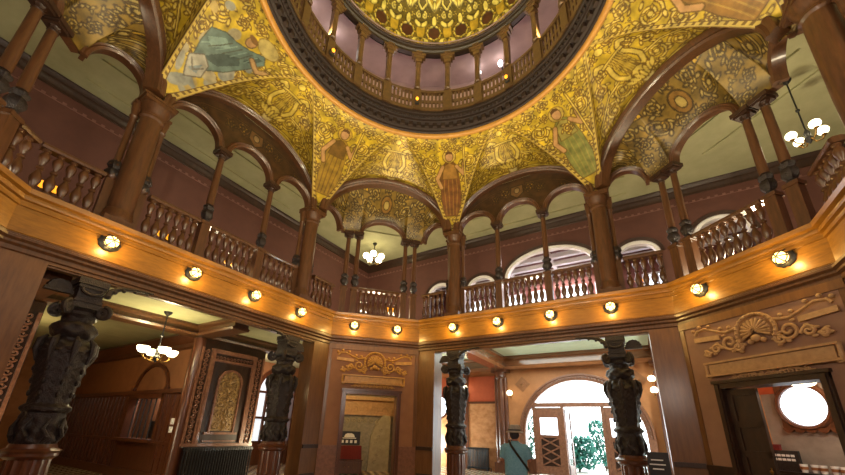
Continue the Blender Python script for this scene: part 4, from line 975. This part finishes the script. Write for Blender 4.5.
# corner post + walls
mb=MB(); mb.lathe([(.18,0),(.18,3.97)],c=(1.0,8.3,0),n=24); struct('trim_30',mb,'mwood',rot=90)
mb=MB()
TY=1.0
def span_local(mb,a,b,c,d,e,f): mb.span(a,b,c,d,e,f)
wx0,wx1,wz0,wz1=9.5,11.7,1.1,2.3
mb.span(TY,TY+.2,8.4,wx0,0,HW); mb.span(TY,TY+.2,wx1,18.5,0,HW); mb.span(TY,TY+.2,wx0,wx1,0,wz0); mb.span(TY,TY+.2,wx0,wx1,wz1,HW); struct('wall_ticket',mb,'ticketwall',rot=90)
mb=MB(); mb.span(TY-.04,TY,8.4,wx0,0,2.4); mb.span(TY-.04,TY,wx1,18.4,0,2.4); mb.span(TY-.04,TY,wx0,wx1,0,wz0)
for k in range(30):
    y=8.6+.3*k
    if wx0-.1<y<wx1+.1: continue
    mb.span(TY-.07,TY-.03,y,y+.05,.2,2.35)
mb.span(TY-.12,TY,8.4,18.4,2.4,2.52); mb.span(TY-.09,TY,8.4,18.4,0,.25); mb.span(TY-.08,TY,8.4,18.4,1.0,1.08); struct('baseboard_ticket',mb,'mwood',rot=90)
mb=MB(); mb.sweep([((TY,8.4,0),(-1,0,0),(0,0,1)),((TY,18.4,0),(-1,0,0),(0,0,1))],[(0,3.7),(.08,3.75),(.08,3.86),(.18,4.0),(.22,4.12),(0,4.27)]); struct('trim_31',mb,'mwood',rot=90)
w=bpy.data.objects.new('window_3',None); COL.objects.link(w); w['kind']='structure'; w.rotation_euler.z=PI/2
mb=MB(); 
for y in (wx0,wx1): mb.span(TY-.1,TY+.1,y-.08,y+.08,wz0-.1,2.6)
mb.span(TY-.25,TY+.1,wx0-.12,wx1+.12,wz0-.08,wz0); mb.span(TY-.1,TY+.1,wx0,wx1,wz1-.03,2.42); part('frame',mb,'mwood',w)
mb=MB(); archivolt(mb,(0,0),(1,0),(0,1),1.05,.82,2.5,[(-.04,.05),(-.04,-.06),(.06,-.06),(.06,.05)],40)
mb.v=[(TY+y,(wx0+wx1)/2+x,z) for x,y,z in mb.v]; part('arch_moulding',mb,'mwood',w)
for k in range(1,7):
    mb=MB(); mb.tube([(TY+.02,wx0+(wx1-wx0)*k/7,wz0),(TY+.02,wx0+(wx1-wx0)*k/7,wz1)],.022,8); part('bar',mb,'iron',w)
mb=MB(); mb.span(TY+.6,TY+.65,8.6,13,0.6,3); struct('wall_ticket_office',mb,'tan',rot=90)
t=thing('computer_monitor','lit computer screen inside the barred ticket window','monitor',R2((TY+.36,10.3,0.0),90),180)
mb=MB(); mb.box((0,0,1.36),(1.1,.06,.5)); mb.box((0,.02,1.06),(.1,.05,.14)); mb.box((0,0,1.0),(.4,.25,.03)); part('casing',mb,'black',t)
mb=MB(); mb.box((0,-.035,1.37),(1.02,.01,.42)); part('screen',mb,'screen',t)
mb=MB(); mb.span(TY+.2,TY+.6,9.3,12,.9,.985); struct('trim_32',mb,'mwood',rot=90)
for k,z in enumerate((1.62,1.4)):
    t=thing('light_switch',('upper' if k==0 else 'lower')+' white switch plate beside the ticket window','switch',R2((TY-.07,8.65,z),90),90)
    mb=MB(); mb.box((0,0,0),(.02,.2,.16)); part('plate',mb,'paper',t)
    mb=MB(); mb.box((-.015,0,0),(.02,.03,.05)); part('toggle',mb,'paper',t)
mb=MB(); mb.span(-6,1.0,18.4,18.5,0,HW); mb.span(-6,-5.9,6,18.4,0,HW); mb.span(8.8,8.9,6,12,0,HW); struct('wall_ticket_end',mb,'orangewall',rot=90)
# far lounge seen right of the carved panel
mb=MB(); fc,fh=6.35,1.0
mb.span(3.2,fc-fh,11.5,11.7,0,HW); mb.span(fc+fh,8.8,11.5,11.7,0,HW); solid_arcade(mb,(fc-fh,11.5),(fc+fh,11.5),[(fh,fh-.001,fh)],3.0,HW,.2,(0,1)); struct('wall_lounge',mb,'terra',rot=90)
mb=MB(); archivolt(mb,(fc,11.5),(1,0),(0,1),fh,fh,3.0,[(-.08,.15),(-.08,-.06),(.1,-.06),(.1,.1)],36)
for sg in (-1,1): mb.span(fc+sg*(fh-.08),fc+sg*(fh+.1),11.44,11.65,0,3.0)
struct('trim_33',mb,'mwood',rot=90)
w=bpy.data.objects.new('window_4',None); COL.objects.link(w); w['kind']='structure'; w.rotation_euler.z=PI/2
mb=MB(); mb.span(fc-.95,fc+.95,11.8,11.82,.9,4.0); part('pane',mb,'day2',w)
mb=MB()
for x in (-.95,-.32,.32,.95): mb.span(fc+x-.05,fc+x+.05,11.72,11.8,.9,4.0)
for z in (.9,1.9,3.0,4.0): mb.span(fc-1,fc+1,11.72,11.8,z-.05,z+.05)
mb.span(fc-1.1,fc+1.1,11.7,11.8,0,.9); part('frame',mb,'mwood',w)

# ------------------------------------------------------------------ hanging lights
def chandelier(loc,drop,n,R,r,label,bowl,ph=0):
    t=thing('chandelier',label,'chandelier',loc)
    mb=MB(); mb.lathe([(.001,0),(.1,0),(.09,-.04),(.03,-.1),(.015,-.12)],n=18); mb.tube([(0,0,-.1),(0,0,-drop)],.016,8); mb.ball((0,0,-drop*.55),.04,8); mb.lathe([(.02,-drop+.2),(.06,-drop+.1),(.05,-drop),(.09,-drop-.06),(.04,-drop-.14),(.001,-drop-.2)],n=18); part('stem',mb,'iron',t)
    for k in range(n):
        a=2*PI*k/n+ph; c,s=math.cos(a),math.sin(a)
        q=[(.04,-drop-.04),(R*.4,-drop-.16),(R*.8,-drop-.12),(R,-drop-.02)] 
        mb=MB(); mb.tube([(c*x,s*x,z) for x,z in q],.016,8); mb.lathe([(.02,-drop-.04),(.05,-drop)],c=(c*R,s*R,0),n=12); ar=part('arm',mb,'brass',t)
        mb=MB()
        if bowl: mb.lathe([(.03,0),(r*.7,.03),(r*.95,.09),(r,.15),(r*.96,.16),(r*.6,.06),(.001,.03)],c=(c*R,s*R,-drop),n=20)
        else: mb.ball((c*R,s*R,-drop+r),r,12)
        part('glass_bowl' if bowl else 'glass_globe',mb,'bulb',t)
    return t
chandelier((-7.5,-.35,HW),1.12,4,.32,.135,'brass chandelier with white glass bowls in the left ticket hall',True,0)
chandelier((-7.1,7.1,GZ),.85,5,.36,.15,'hanging chandelier of white globes in the corner balcony bay',False,.3)
chandelier((6.7,5.45,GZ),1.7,4,.28,.1,'lit globe chandelier behind the far right column pair',False,.2)
# small amber globes behind balustrades
for (x,y,rot),lb in [((-3.3,6.35,90),'pair of small amber globes behind the leftmost balustrade'),((-1.3,6.35,90),'pair of small amber globes behind the balustrade right of the thick pillar'),((.3,6.35,90),'pair of small amber globes behind the balustrade between the left slim columns'),((3.1,6.4,0),'pair of small amber globes behind the short balustrade right of the entrance arches'),((.5,7.2,45),'pair of small amber globes behind the corner balustrade')]:
    t=thing('globe_stand',lb,'lamp',R2((x,y,5.11),rot),rot,'amber globe stands on the balcony floor')
    mb=MB(); mb.lathe([(.1,0),(.1,.02),(.02,.05),(.018,.5)],n=14); mb.box((0,0,.5),(.2,.03,.03)); part('stand',mb,'brass',t)
    for sg in (-1,1): mb=MB(); mb.ball((sg*.09,0,.6),.075,10); part('globe',mb,'amber',t)

# ------------------------------------------------------------------ room behind the narrow left doorway (local rot 45)
mb=MB(); y0=K+4; mb.span(-1.7,1.7,y0,y0+.1,0,4.2); mb.span(-1.8,-1.7,K+.45,y0,0,4.2); mb.span(1.7,1.8,K+.45,y0,0,4.2); struct('wall_parlour',mb,'greydecor',rot=45)
mb=MB(); mb.span(-1.8,1.8,K+.4,y0,4.0,4.05); struct('ceiling_parlour',mb,'olive',rot=45)
mb=MB(); mb.span(-1.7,1.7,y0-.05,y0,2.2,2.75); mb.span(-1.7,1.7,y0-.2,y0,2.72,2.86); mb.span(-1.7,1.7,y0-.12,y0,2.12,2.22)
for k in range(-4,4):
    archivolt(mb,(.42*k+.2,y0-.05),(1,0),(0,1),.13,.2,2.3,[(-.03,.0),(-.03,-.05),(.03,-.05),(.03,0)],16)
struct('trim_34',mb,'relief',rot=45)
mb=MB()
for k in range(-6,7): mb.tube([(.25*k+x,y0-.02,z) for x,z in spiral(0,1.9,.1,1.3,k,1,14,.2)],.02,5)
struct('trim_35',mb,'stone',rot=45)
t=thing('stone_fireplace','pale carved stone chimney piece seen through the left corner doorway','fireplace',R2((.85,y0-.2,0),45),45)
mb=MB(); mb.prism([(-.42,0),(.42,0),(.42,2.1),(.1,2.15),(-.2,1.75),(-.36,1.3)],-.05,.18); part('breast',mb,'stone',t)
mb=MB()
for k in range(7): mb.tube([(-.2+.09*(k%3)+x,-.06,z) for x,z in spiral(.05,.35+.24*k,.09,1.2,k,1,12,.2)],.02,5)
part('carving',mb,'stone',t)
t=thing('sideboard','brown wooden sideboard low in the left corner doorway','cabinet',R2((-.45,y0-1.2,0),45),45)
mb=MB(); mb.box((0,0,.26),(1.1,.4,.42)); mb.box((0,0,.49),(1.16,.44,.04)); part('carcass',mb,'mwood',t)
for sg in (-1,1):
    mb=MB(); mb.box((sg*.27,-.21,.26),(.48,.02,.34)); dd=part('door',mb,'wood',t); mb=MB(); mb.ball((sg*.07,-.23,.27),.02,6); part('knob',mb,'brass',dd)
for sx in (-1,1):
    for sy in (-1,1): mb=MB(); mb.box((sx*.5,sy*.15,.03),(.06,.06,.06)); part('leg',mb,'mwood',t)
t=thing('red_cushion','dark red upholstered cushion seat on the brown sideboard','cushion',R2((-.45,y0-1.2,.51),45),45)
mb=MB(); mb.box((0,0,.24),(1.04,.36,.46),taper=.95); part('pad',mb,'redcloth',t)
t=thing('display_board','black display board with white cap-shaped emblem, above red cushion','sign',R2((-.42,y0-1.2,.97),45),45)
mb=MB(); mb.box((0,0,.27),(.8,.06,.48)); part('board',mb,'black',t)
mb=MB(); mb.prism([(-.2,.3),(.2,.3),(.16,.4),(.08,.44),(-.08,.44),(-.16,.4)],-.04,-.03); mb.box((0,-.035,.27),(.5,.01,.03))
for k in range(4): mb.box((-.24+.16*k,-.035,.15),(.09,.01,.1))
part('emblem',mb,'paper',t)

# ------------------------------------------------------------------ shop behind the right doorway (local rot 315)
y0=K+3; mb=MB(); mb.span(-2.2,1.6,y0,y0+.1,0,3.6); mb.span(1.5,1.6,K+.4,y0,0,3.6); struct('wall_shop',mb,'grey',rot=315)
mb=MB(); mb.span(-2.2,-2.1,K+2.2,y0,0,3.6); mb.prism([(-1.05,K+.45),(-1.15,K+.45),(-2.2,K+2.2),(-2.1,K+2.2)],0,3.6,'z'); struct('wall_shop_left',mb,'marble',rot=315)
mb=MB(); mb.span(-2.1,-1.72,y0-.02,y0,2.75,3.6); struct('wall_shop_panel',mb,'redpanel',rot=315)
mb=MB(); mb.prism([(-1.1,K+.42),(1.6,K+.42),(1.6,y0),(-2.2,y0),(-2.2,K+2.2)],3.5,3.55,'z'); struct('ceiling_shop',mb,'cream',rot=315)
mb=MB(); mb.span(-1.75,-.3,y0-.06,y0,1.92,2.02); mb.span(-1.75,-1.6,y0-.05,y0,1.9,3.2); mb.span(-.85,-.3,y0-.05,y0,1.9,3.2); mb.span(-1.75,-.3,y0-.05,y0,2.95,3.2); mb.span(-1.75,-.3,y0-.03,y0,2.0,3.0)
for k in range(7):
    mb.lathe([(.001,-.03),(.11,-.03),(.11,.03),(.001,.03)],n=18,a0=PI,a1=2*PI,mat=Matrix.Translation((-1.64+.22*k,y0-.06,1.93))@Matrix.Rotation(PI/2,4,'X'))
struct('trim_36',mb,'mwood',rot=315)
round_window('window_5',(-1.24,y0-.07,2.42),.46,315)
# door leaf half open
d=bpy.data.objects.new('door_6',None); COL.objects.link(d); d['kind']='structure'; d.location=R2((-.8,K+.06,0),315); d.rotation_euler.z=math.radians(315+6)
mb=MB(); LW=.52; mb.span(0,LW,.03,.05,.02,2.58); 
for x in (0,LW-.1): mb.span(x,x+.1,0,.08,.02,2.58)
for z in (.02,.75,1.3,1.85,2.46): mb.span(0,LW,0,.08,z,z+.12)
part('leaf_panels',mb,'dwood',d)
mb=MB(); mb.tube([(LW-.05,-.04,1.0),(LW-.05,-.04,1.15)],.012,6); mb.ball((LW-.05,-.05,1.08),.03,8); part('handle',mb,'brass',d)
mb=MB(); mb.span(.79,.8,K+.0,K+.43,0,2.6); part('reveal',mb,'orangewall',dE)  # inner jamb face; its orange lit look is put into the colour
t=thing('shop_counter','dark shop counter seen through the right doorway','counter',R2((-1.25,y0-.35,0),315),315)
mb=MB(); mb.box((.02,0,.46),(1.6,.5,.92)); part('body',mb,'iron',t); mb=MB(); mb.box((.02,0,.95),(1.66,.56,.05)); part('top',mb,'black',t)
t=thing('menu_board','dark menu board with rows of small white cards on the shop counter','sign',R2((-1.72,y0-.3,.975),315),315)
mb=MB(); mb.box((0,0,.22),(.55,.06,.44)); mb.box((0,.05,.01),(.4,.2,.02)); part('board',mb,'iron',t)
for r_ in range(2):
    for k in range(5): mb=MB(); mb.box((-.2+.09*k,-.035,.33-.09*r_),(.07,.01,.05)); part('card',mb,'paper',t)
t=thing('red_box','small dark red box on top of the menu board','box',R2((-1.88,y0-.3,1.415),315),315); mb=MB(); mb.box((0,0,.06),(.2,.08,.12)); part('body',mb,'redcloth',t); mb=MB(); mb.box((0,0,.125),(.21,.09,.012)); part('lid',mb,'redcloth',t)
cups=[]
for k in range(6):
    x=-1.36+.17*k
    if not cups:
        t=thing('paper_cup','x','cup',(0,0,0),315); mb=MB(); mb.lathe([(.05,0),(.068,.17),(.06,.17),(.045,.02)],n=16); part('body',mb,'paper',t); mb=MB(); mb.lathe([(.0685,.06),(.0705,.12)],n=16,caps=False); part('sleeve',mb,'tan',t)
    else: t=copy_tree(cups[0])
    cups.append(t); t.location=R2((x,y0-.4+.05*(k%2),.976),315); t['group']='white cups on the shop counter'; t['label']='white paper cup on the shop counter, %s from the menu board'%ordn[k]
t=thing('ceiling_lamp','white ceiling lamp beside the round window in the shop','lamp',R2((-.86,y0-.5,3.5),315),315)
mb=MB(); mb.tube([(0,0,0),(0,0,-.5)],.015,8); mb.lathe([(.04,-.5),(.08,-.54)],n=14); part('stem',mb,'brass',t); mb=MB(); mb.lathe([(.06,-.54),(.2,-.58),(.22,-.62),(.16,-.68),(.001,-.7)],n=20); part('shade',mb,'bulb',t)

# ------------------------------------------------------------------ stand, foliage
t=thing('information_stand','dark information stand with white lettering beside the right carved column','stand',(2.74,4.3,0))
mb=MB(); mb.lathe([(.2,0),(.2,.03),(.03,.06),(.025,.9)],n=20); part('post',mb,'black',t); mb=MB(); mb.box((0,0,1.13),(.36,.04,.42)); part('panel',mb,'black',t)
mb=MB()
for k,wd in enumerate((.2,.26,.18)): mb.box((-.02,-.024,1.2-.08*k),(wd,.006,.022))
part('lettering',mb,'paper',t)
def bush(loc,r,h,n,label,lean=0):
    t=thing('garden_bush',label,'bush',loc,0,'garden bushes beyond the entrance')
    mb=MB()
    for k in range(7):
        a=random.random()*6.28; mb.tube([(0,0,0),(.3*r*math.cos(a),.3*r*math.sin(a),h*.4),(.7*r*math.cos(a+.4),.7*r*math.sin(a+.4),h*.85)],[.03,.02,.008],6)
    part('stems',mb,'bark',t); mb=MB()
    for k in range(n):
        a=random.random()*2*PI; q=random.random()**.5; z=random.random(); rr=r*q*(1-.5*abs(z-.5)); c=Vector((rr*math.cos(a),rr*math.sin(a),h*(.12+.9*z))); s_=.11+.12*random.random()
        e=Matrix.Translation(c)@Matrix.Rotation(random.random()*6.28,4,'Z')@Matrix.Rotation(random.random()*1.4-.4,4,'X'); mb.add([(-s_*.35,0,0),(0,-s_,0.02),(s_*.35,0,0),(0,s_,.02)],[(0,1,2,3)],e)
    part('foliage',mb,'leaf',t)
bush((-.3,15.0,-.02),.85,1.5,1300,'low teal-green bush seen through the open doorway')
bush((.7,16.6,-.02),.8,2.3,900,'taller airy bush at right of the open doorway')
bush((-2.7,14.4,-.02),.8,2.4,800,'bush seen through the narrow left sidelight')

# ------------------------------------------------------------------ the visitor
def remeshed(name,mb,mat,parent,vox=.014,sm=6,fac=.6):
    o=part(name,mb,mat,parent); m=o.modifiers.new('r','REMESH'); m.mode='VOXEL'; m.voxel_size=vox; m.use_smooth_shade=True; s=o.modifiers.new('s','SMOOTH'); s.iterations=sm; s.factor=fac; return o
pz=thing('person','person seen from behind in teal shirt, brimmed hat and diagonal bag strap','person',(.4,2.86,0),4); pz.scale=(1.03,1.03,1.03)
mb=MB()
mb.ball((0,.03,1.535),.092,14,sc=(.86,1.05,1.22)); mb.tube([(0,-.005,1.33),(0,.005,1.4),(0,.02,1.47)],[.068,.058,.06],12)
mb.ball((0,.128,1.515),.02,8,sc=(.8,1.2,1.3)); mb.ball((0,.1,1.46),.035,8)
for sg in (-1,1): mb.ball((sg*.083,.02,1.515),.024,8,sc=(.5,.8,1.3))
mb.ball((0,0,1.15),.13,10,sc=(1.1,.7,1.6)); mb.ball((0,0,.92),.15,10,sc=(1.05,.75,1))
def arm(sg,el,wr,fing):
    sh=(sg*.185,-.01,1.335); mb.tube([sh,tuple((np.array(sh)+np.array(el))/2),el],[.055,.05,.042],10); mid=tuple((np.array(el)*.55+np.array(wr)*.45)); mb.tube([el,mid,wr],[.043,.04,.029],10); mb.ball(el,.043,8)
    d=(Vector(wr)-Vector(el)).normalized(); side=d.orthogonal() if False else Vector((0,0,1)).cross(d); 
    if side.length<.3: side=Vector((0,1,0))
    side.normalize(); up=side.cross(d); p=Vector(wr)+d*.045; mb.tube([Vector(wr),p,p+d*.035],[.028,.036,.034],8,flat=.8)
    for k,(ln) in enumerate((.06,.072,.068,.052)):
        b=p+d*.035+side*(.024-.016*k); mb.tube([b,b+d*ln*.5+up*.004*fing,b+d*ln*.8-up*.02*fing,b+d*ln*.85-up*.04*fing],[.0095,.009,.0085,.007],7)
    b=p-side*-.03; mb.tube([b,b+side*.02+d*.03,b+side*.018+d*.06-up*.01],[.012,.011,.009],7)
arm(-1,(-.235,.0,1.09),(-.2,.16,.95),1); arm(1,(.245,.03,1.1),(.1,.27,1.14),1)
for sg in (-1,1):
    mb.tube([(sg*.09,0,.88),(sg*.1,.01,.47),(sg*.1,-.01,.09)],[.085,.055,.04],10); mb.tube([(sg*.1,-.03,.05),(sg*.105,.1,.045),(sg*.11,.19,.04)],[.045,.045,.035],8)
remeshed('body',mb,'skin',pz,.011,3,.5)
mb=MB()
def loft(mb,rows,n=28):
    prof=[]; v=[]; f=[]
    for (cx,cy,z,rx,ry) in rows:
        for i in range(n):
            a=2*PI*i/n; c,s=math.cos(a),math.sin(a); e=.8; v.append((cx+rx*math.copysign(abs(c)**e,c),cy+ry*math.copysign(abs(s)**e,s),z))
    for j in range(len(rows)-1):
        for i in range(n): b=(i+1)%n; f.append((j*n+i,j*n+b,(j+1)*n+b,(j+1)*n+i))
    f+=[tuple(range(n-1,-1,-1)),tuple((len(rows)-1)*n+k for k in range(n))]; mb.add(v,f)
loft(mb,[(0,0,.82,.2,.135),(0,0,.95,.205,.14),(0,0,1.08,.205,.14),(0,-.005,1.22,.215,.14),(0,-.01,1.32,.205,.13),(0,-.01,1.365,.15,.1),(0,.0,1.4,.075,.075),(0,.005,1.42,.068,.068)])
for sg,el in ((-1,(-.24,0,1.11)),(1,(.25,.03,1.12))): mb.tube([(sg*.15,-.01,1.325),(sg*.2,-.01,1.3),tuple((np.array((sg*.2,-.01,1.3))+np.array(el))/2),el],[.06,.075,.072,.07],12)
remeshed('shirt',mb,'teal',pz,.014,5,.5)
mb=MB(); loft(mb,[(0,0,.7,.17,.125),(0,0,.86,.19,.13),(0,0,.9,.185,.128)])
for sg in (-1,1): mb.tube([(sg*.09,0,.82),(sg*.1,.01,.47),(sg*.1,-.01,.06)],[.105,.08,.068],12)
remeshed('trousers',mb,'trousers',pz,.016,4,.5)
for sg in (-1,1):
    mb=MB(); mb.tube([(sg*.1,-.06,.045),(sg*.1,.0,.05),(sg*.107,.11,.045),(sg*.112,.2,.035)],[.045,.055,.052,.03],10,flat=.85); part('shoe',mb,'black',pz)
mb=MB(); mb.lathe([(.165,1.575),(.175,1.568),(.16,1.58),(.118,1.595),(.114,1.6),(.112,1.66),(.1,1.695),(.07,1.71),(.03,1.705),(.001,1.7)],c=(0,.02,0),n=32,caps=False); h=part('hat',mb,'felt',pz,label='taupe felt hat with a narrow brim')
mb=MB(); mb.lathe([(.119,1.602),(.117,1.625)],c=(0,.02,0),n=32,caps=False); part('hat_band',mb,'trousers',h)
mb=MB(); mb.ball((0,.0,1.535),.098,12,sc=(.88,.98,1.0)); part('hair',mb,'trousers',pz)
mb=MB(); mb.tube([(-.09,-.075,1.425),(-.04,-.15,1.34),(.05,-.165,1.22),(.15,-.145,1.08),(.215,-.06,.96),(.22,.02,.92)],.013,6,flat=2.); mb.tube([(-.09,-.075,1.425),(-.075,.02,1.44),(-.02,.12,1.32),(.1,.16,1.1),(.22,.02,.92)],.013,6); part('bag_strap',mb,'black',pz)

# ------------------------------------------------------------------ lights
def light(kind,loc,e,c,size=.1,target=None,spot=None,name='light',**k):
    li=bpy.data.lights.new(name,kind); li.energy=e; li.color=lin(c)
    if kind=='AREA': li.size=size
    else: li.shadow_soft_size=size
    if spot: li.spot_size=math.radians(spot); li.spot_blend=.6
    for a,b in k.items(): setattr(li,a,b)
    o=bpy.data.objects.new(name,li); COL.objects.link(o); o.location=loc
    if target is not None: o.rotation_euler=(Vector(target)-Vector(loc)).to_track_quat('-Z','Y').to_euler()
    return o
WARM=(255,206,120)
for k in range(8):
    y=W-.03 if k%2==0 else K-.03
    for x in (-.9,.9): light('SPOT',R2((x,y,5.26),45*k),560,(255,240,196),.03,R2((x*1.5,-3.0,10.0),45*k),80,name='vault_uplight')
for k in range(8):
    r=7.3 if k%2==0 else 7.9; light('POINT',R2((0,r,5.5),45*k),[200,400,100,95,120,120,330,330][k],(255,236,196),.15,name='balcony_fill')  # unseen points added behind the fascia to light gallery ceiling and walls
for k in range(6): light('POINT',R2((4.3,0,11.4),60*k+20),60,(255,228,220),.1,name='drum_light')
for k in range(6): light('SPOT',R2((3.55,0,11.95),60*k),620,(255,240,180),.05,R2((-1.8,0,15.2),60*k),90,name='dome_light')
light('AREA',(0,9,4.8),300,(240,250,240),4,(0,9,0),name='entrance_top_fill')  # no fixture here: downward panel added to brighten the entrance hall
light('POINT',(-6.9,4.2,1.0),220,(255,240,200),.3,name='ticket_hall_fill'); light('POINT',(5.4,8.5,1.0),620,(235,250,245),.3,name='entrance_side_fill'); light('POINT',(-6.7,11.0,1.0),520,(235,250,245),.3,name='entrance_side_fill'); light('POINT',(-11.5,-2.2,3.2),70,(255,222,160),.2,name='ticket_light')  # ticket hall and entrance fills are unseen, added by the piers to brighten ceilings
light('POINT',(-6.8,-4.4,1.2),220,(255,240,200),.3,name='ticket_side_fill'); light('POINT',(-7.5,-.35,3.36),75,(255,236,180),.12,name='chandelier_light')  # first point is an unseen fill added low in the ticket hall
light('POINT',R2((-.6,K+1.4,3.6),45),125,(255,215,150),.2,name='parlour_light'); light('POINT',R2((.4,K+1.5,3.1),315),120,(255,235,210),.2,name='shop_light')
light('POINT',(-10,5,3.6),70,(255,225,200),.2,name='lounge_light')
light('AREA',(0,11.2,8.9),420,(255,240,238),3,(0,11.2,5),name='beyond_light')
light('POINT',(4.2,-5.0,3.6),420,(255,240,226),.8,name='rotunda_fill'); light('POINT',(1.0,-5.2,4.4),330,(255,240,226),.8,name='rotunda_fill')  # soft fill added behind the viewpoint for the lower walls, not fixtures
light('POINT',R2((TY+.4,10.9,2.7),90),45,(235,240,255),.1,name='ticket_office_light')
w=bpy.data.worlds.new('world'); scn.world=w; w.use_nodes=True; bg=w.node_tree.nodes['Background']; bg.inputs[0].default_value=(.9,.97,1,1); bg.inputs[1].default_value=8.0

# ------------------------------------------------------------------ camera (photo is an upward crop: vertical lens shift)
f,pi_,ya,ro=355.18,.3281734,-.551844,.0329466
cam=bpy.data.cameras.new('camera'); co=bpy.data.objects.new('camera',cam); COL.objects.link(co); scn.camera=co
cam.sensor_fit='HORIZONTAL'; cam.sensor_width=36; cam.lens=f/845*36; cam.shift_x=2.17/845; cam.shift_y=71.737/845; cam.clip_start=.05; cam.clip_end=200
fw=Vector((math.sin(ya)*math.cos(pi_),math.cos(ya)*math.cos(pi_),math.sin(pi_))); rt=Vector((math.cos(ya),-math.sin(ya),0)); up=rt.cross(fw)
r2=rt*math.cos(ro)+up*math.sin(ro); u2=-rt*math.sin(ro)+up*math.cos(ro)
co.matrix_world=Matrix(((r2.x,u2.x,-fw.x,2.61945),(r2.y,u2.y,-fw.y,-4.41341),(r2.z,u2.z,-fw.z,1.6),(0,0,0,1)))
scn.view_settings.view_transform='Standard'; scn.view_settings.look='None'; scn.view_settings.exposure=0
scn.cycles.max_bounces=8
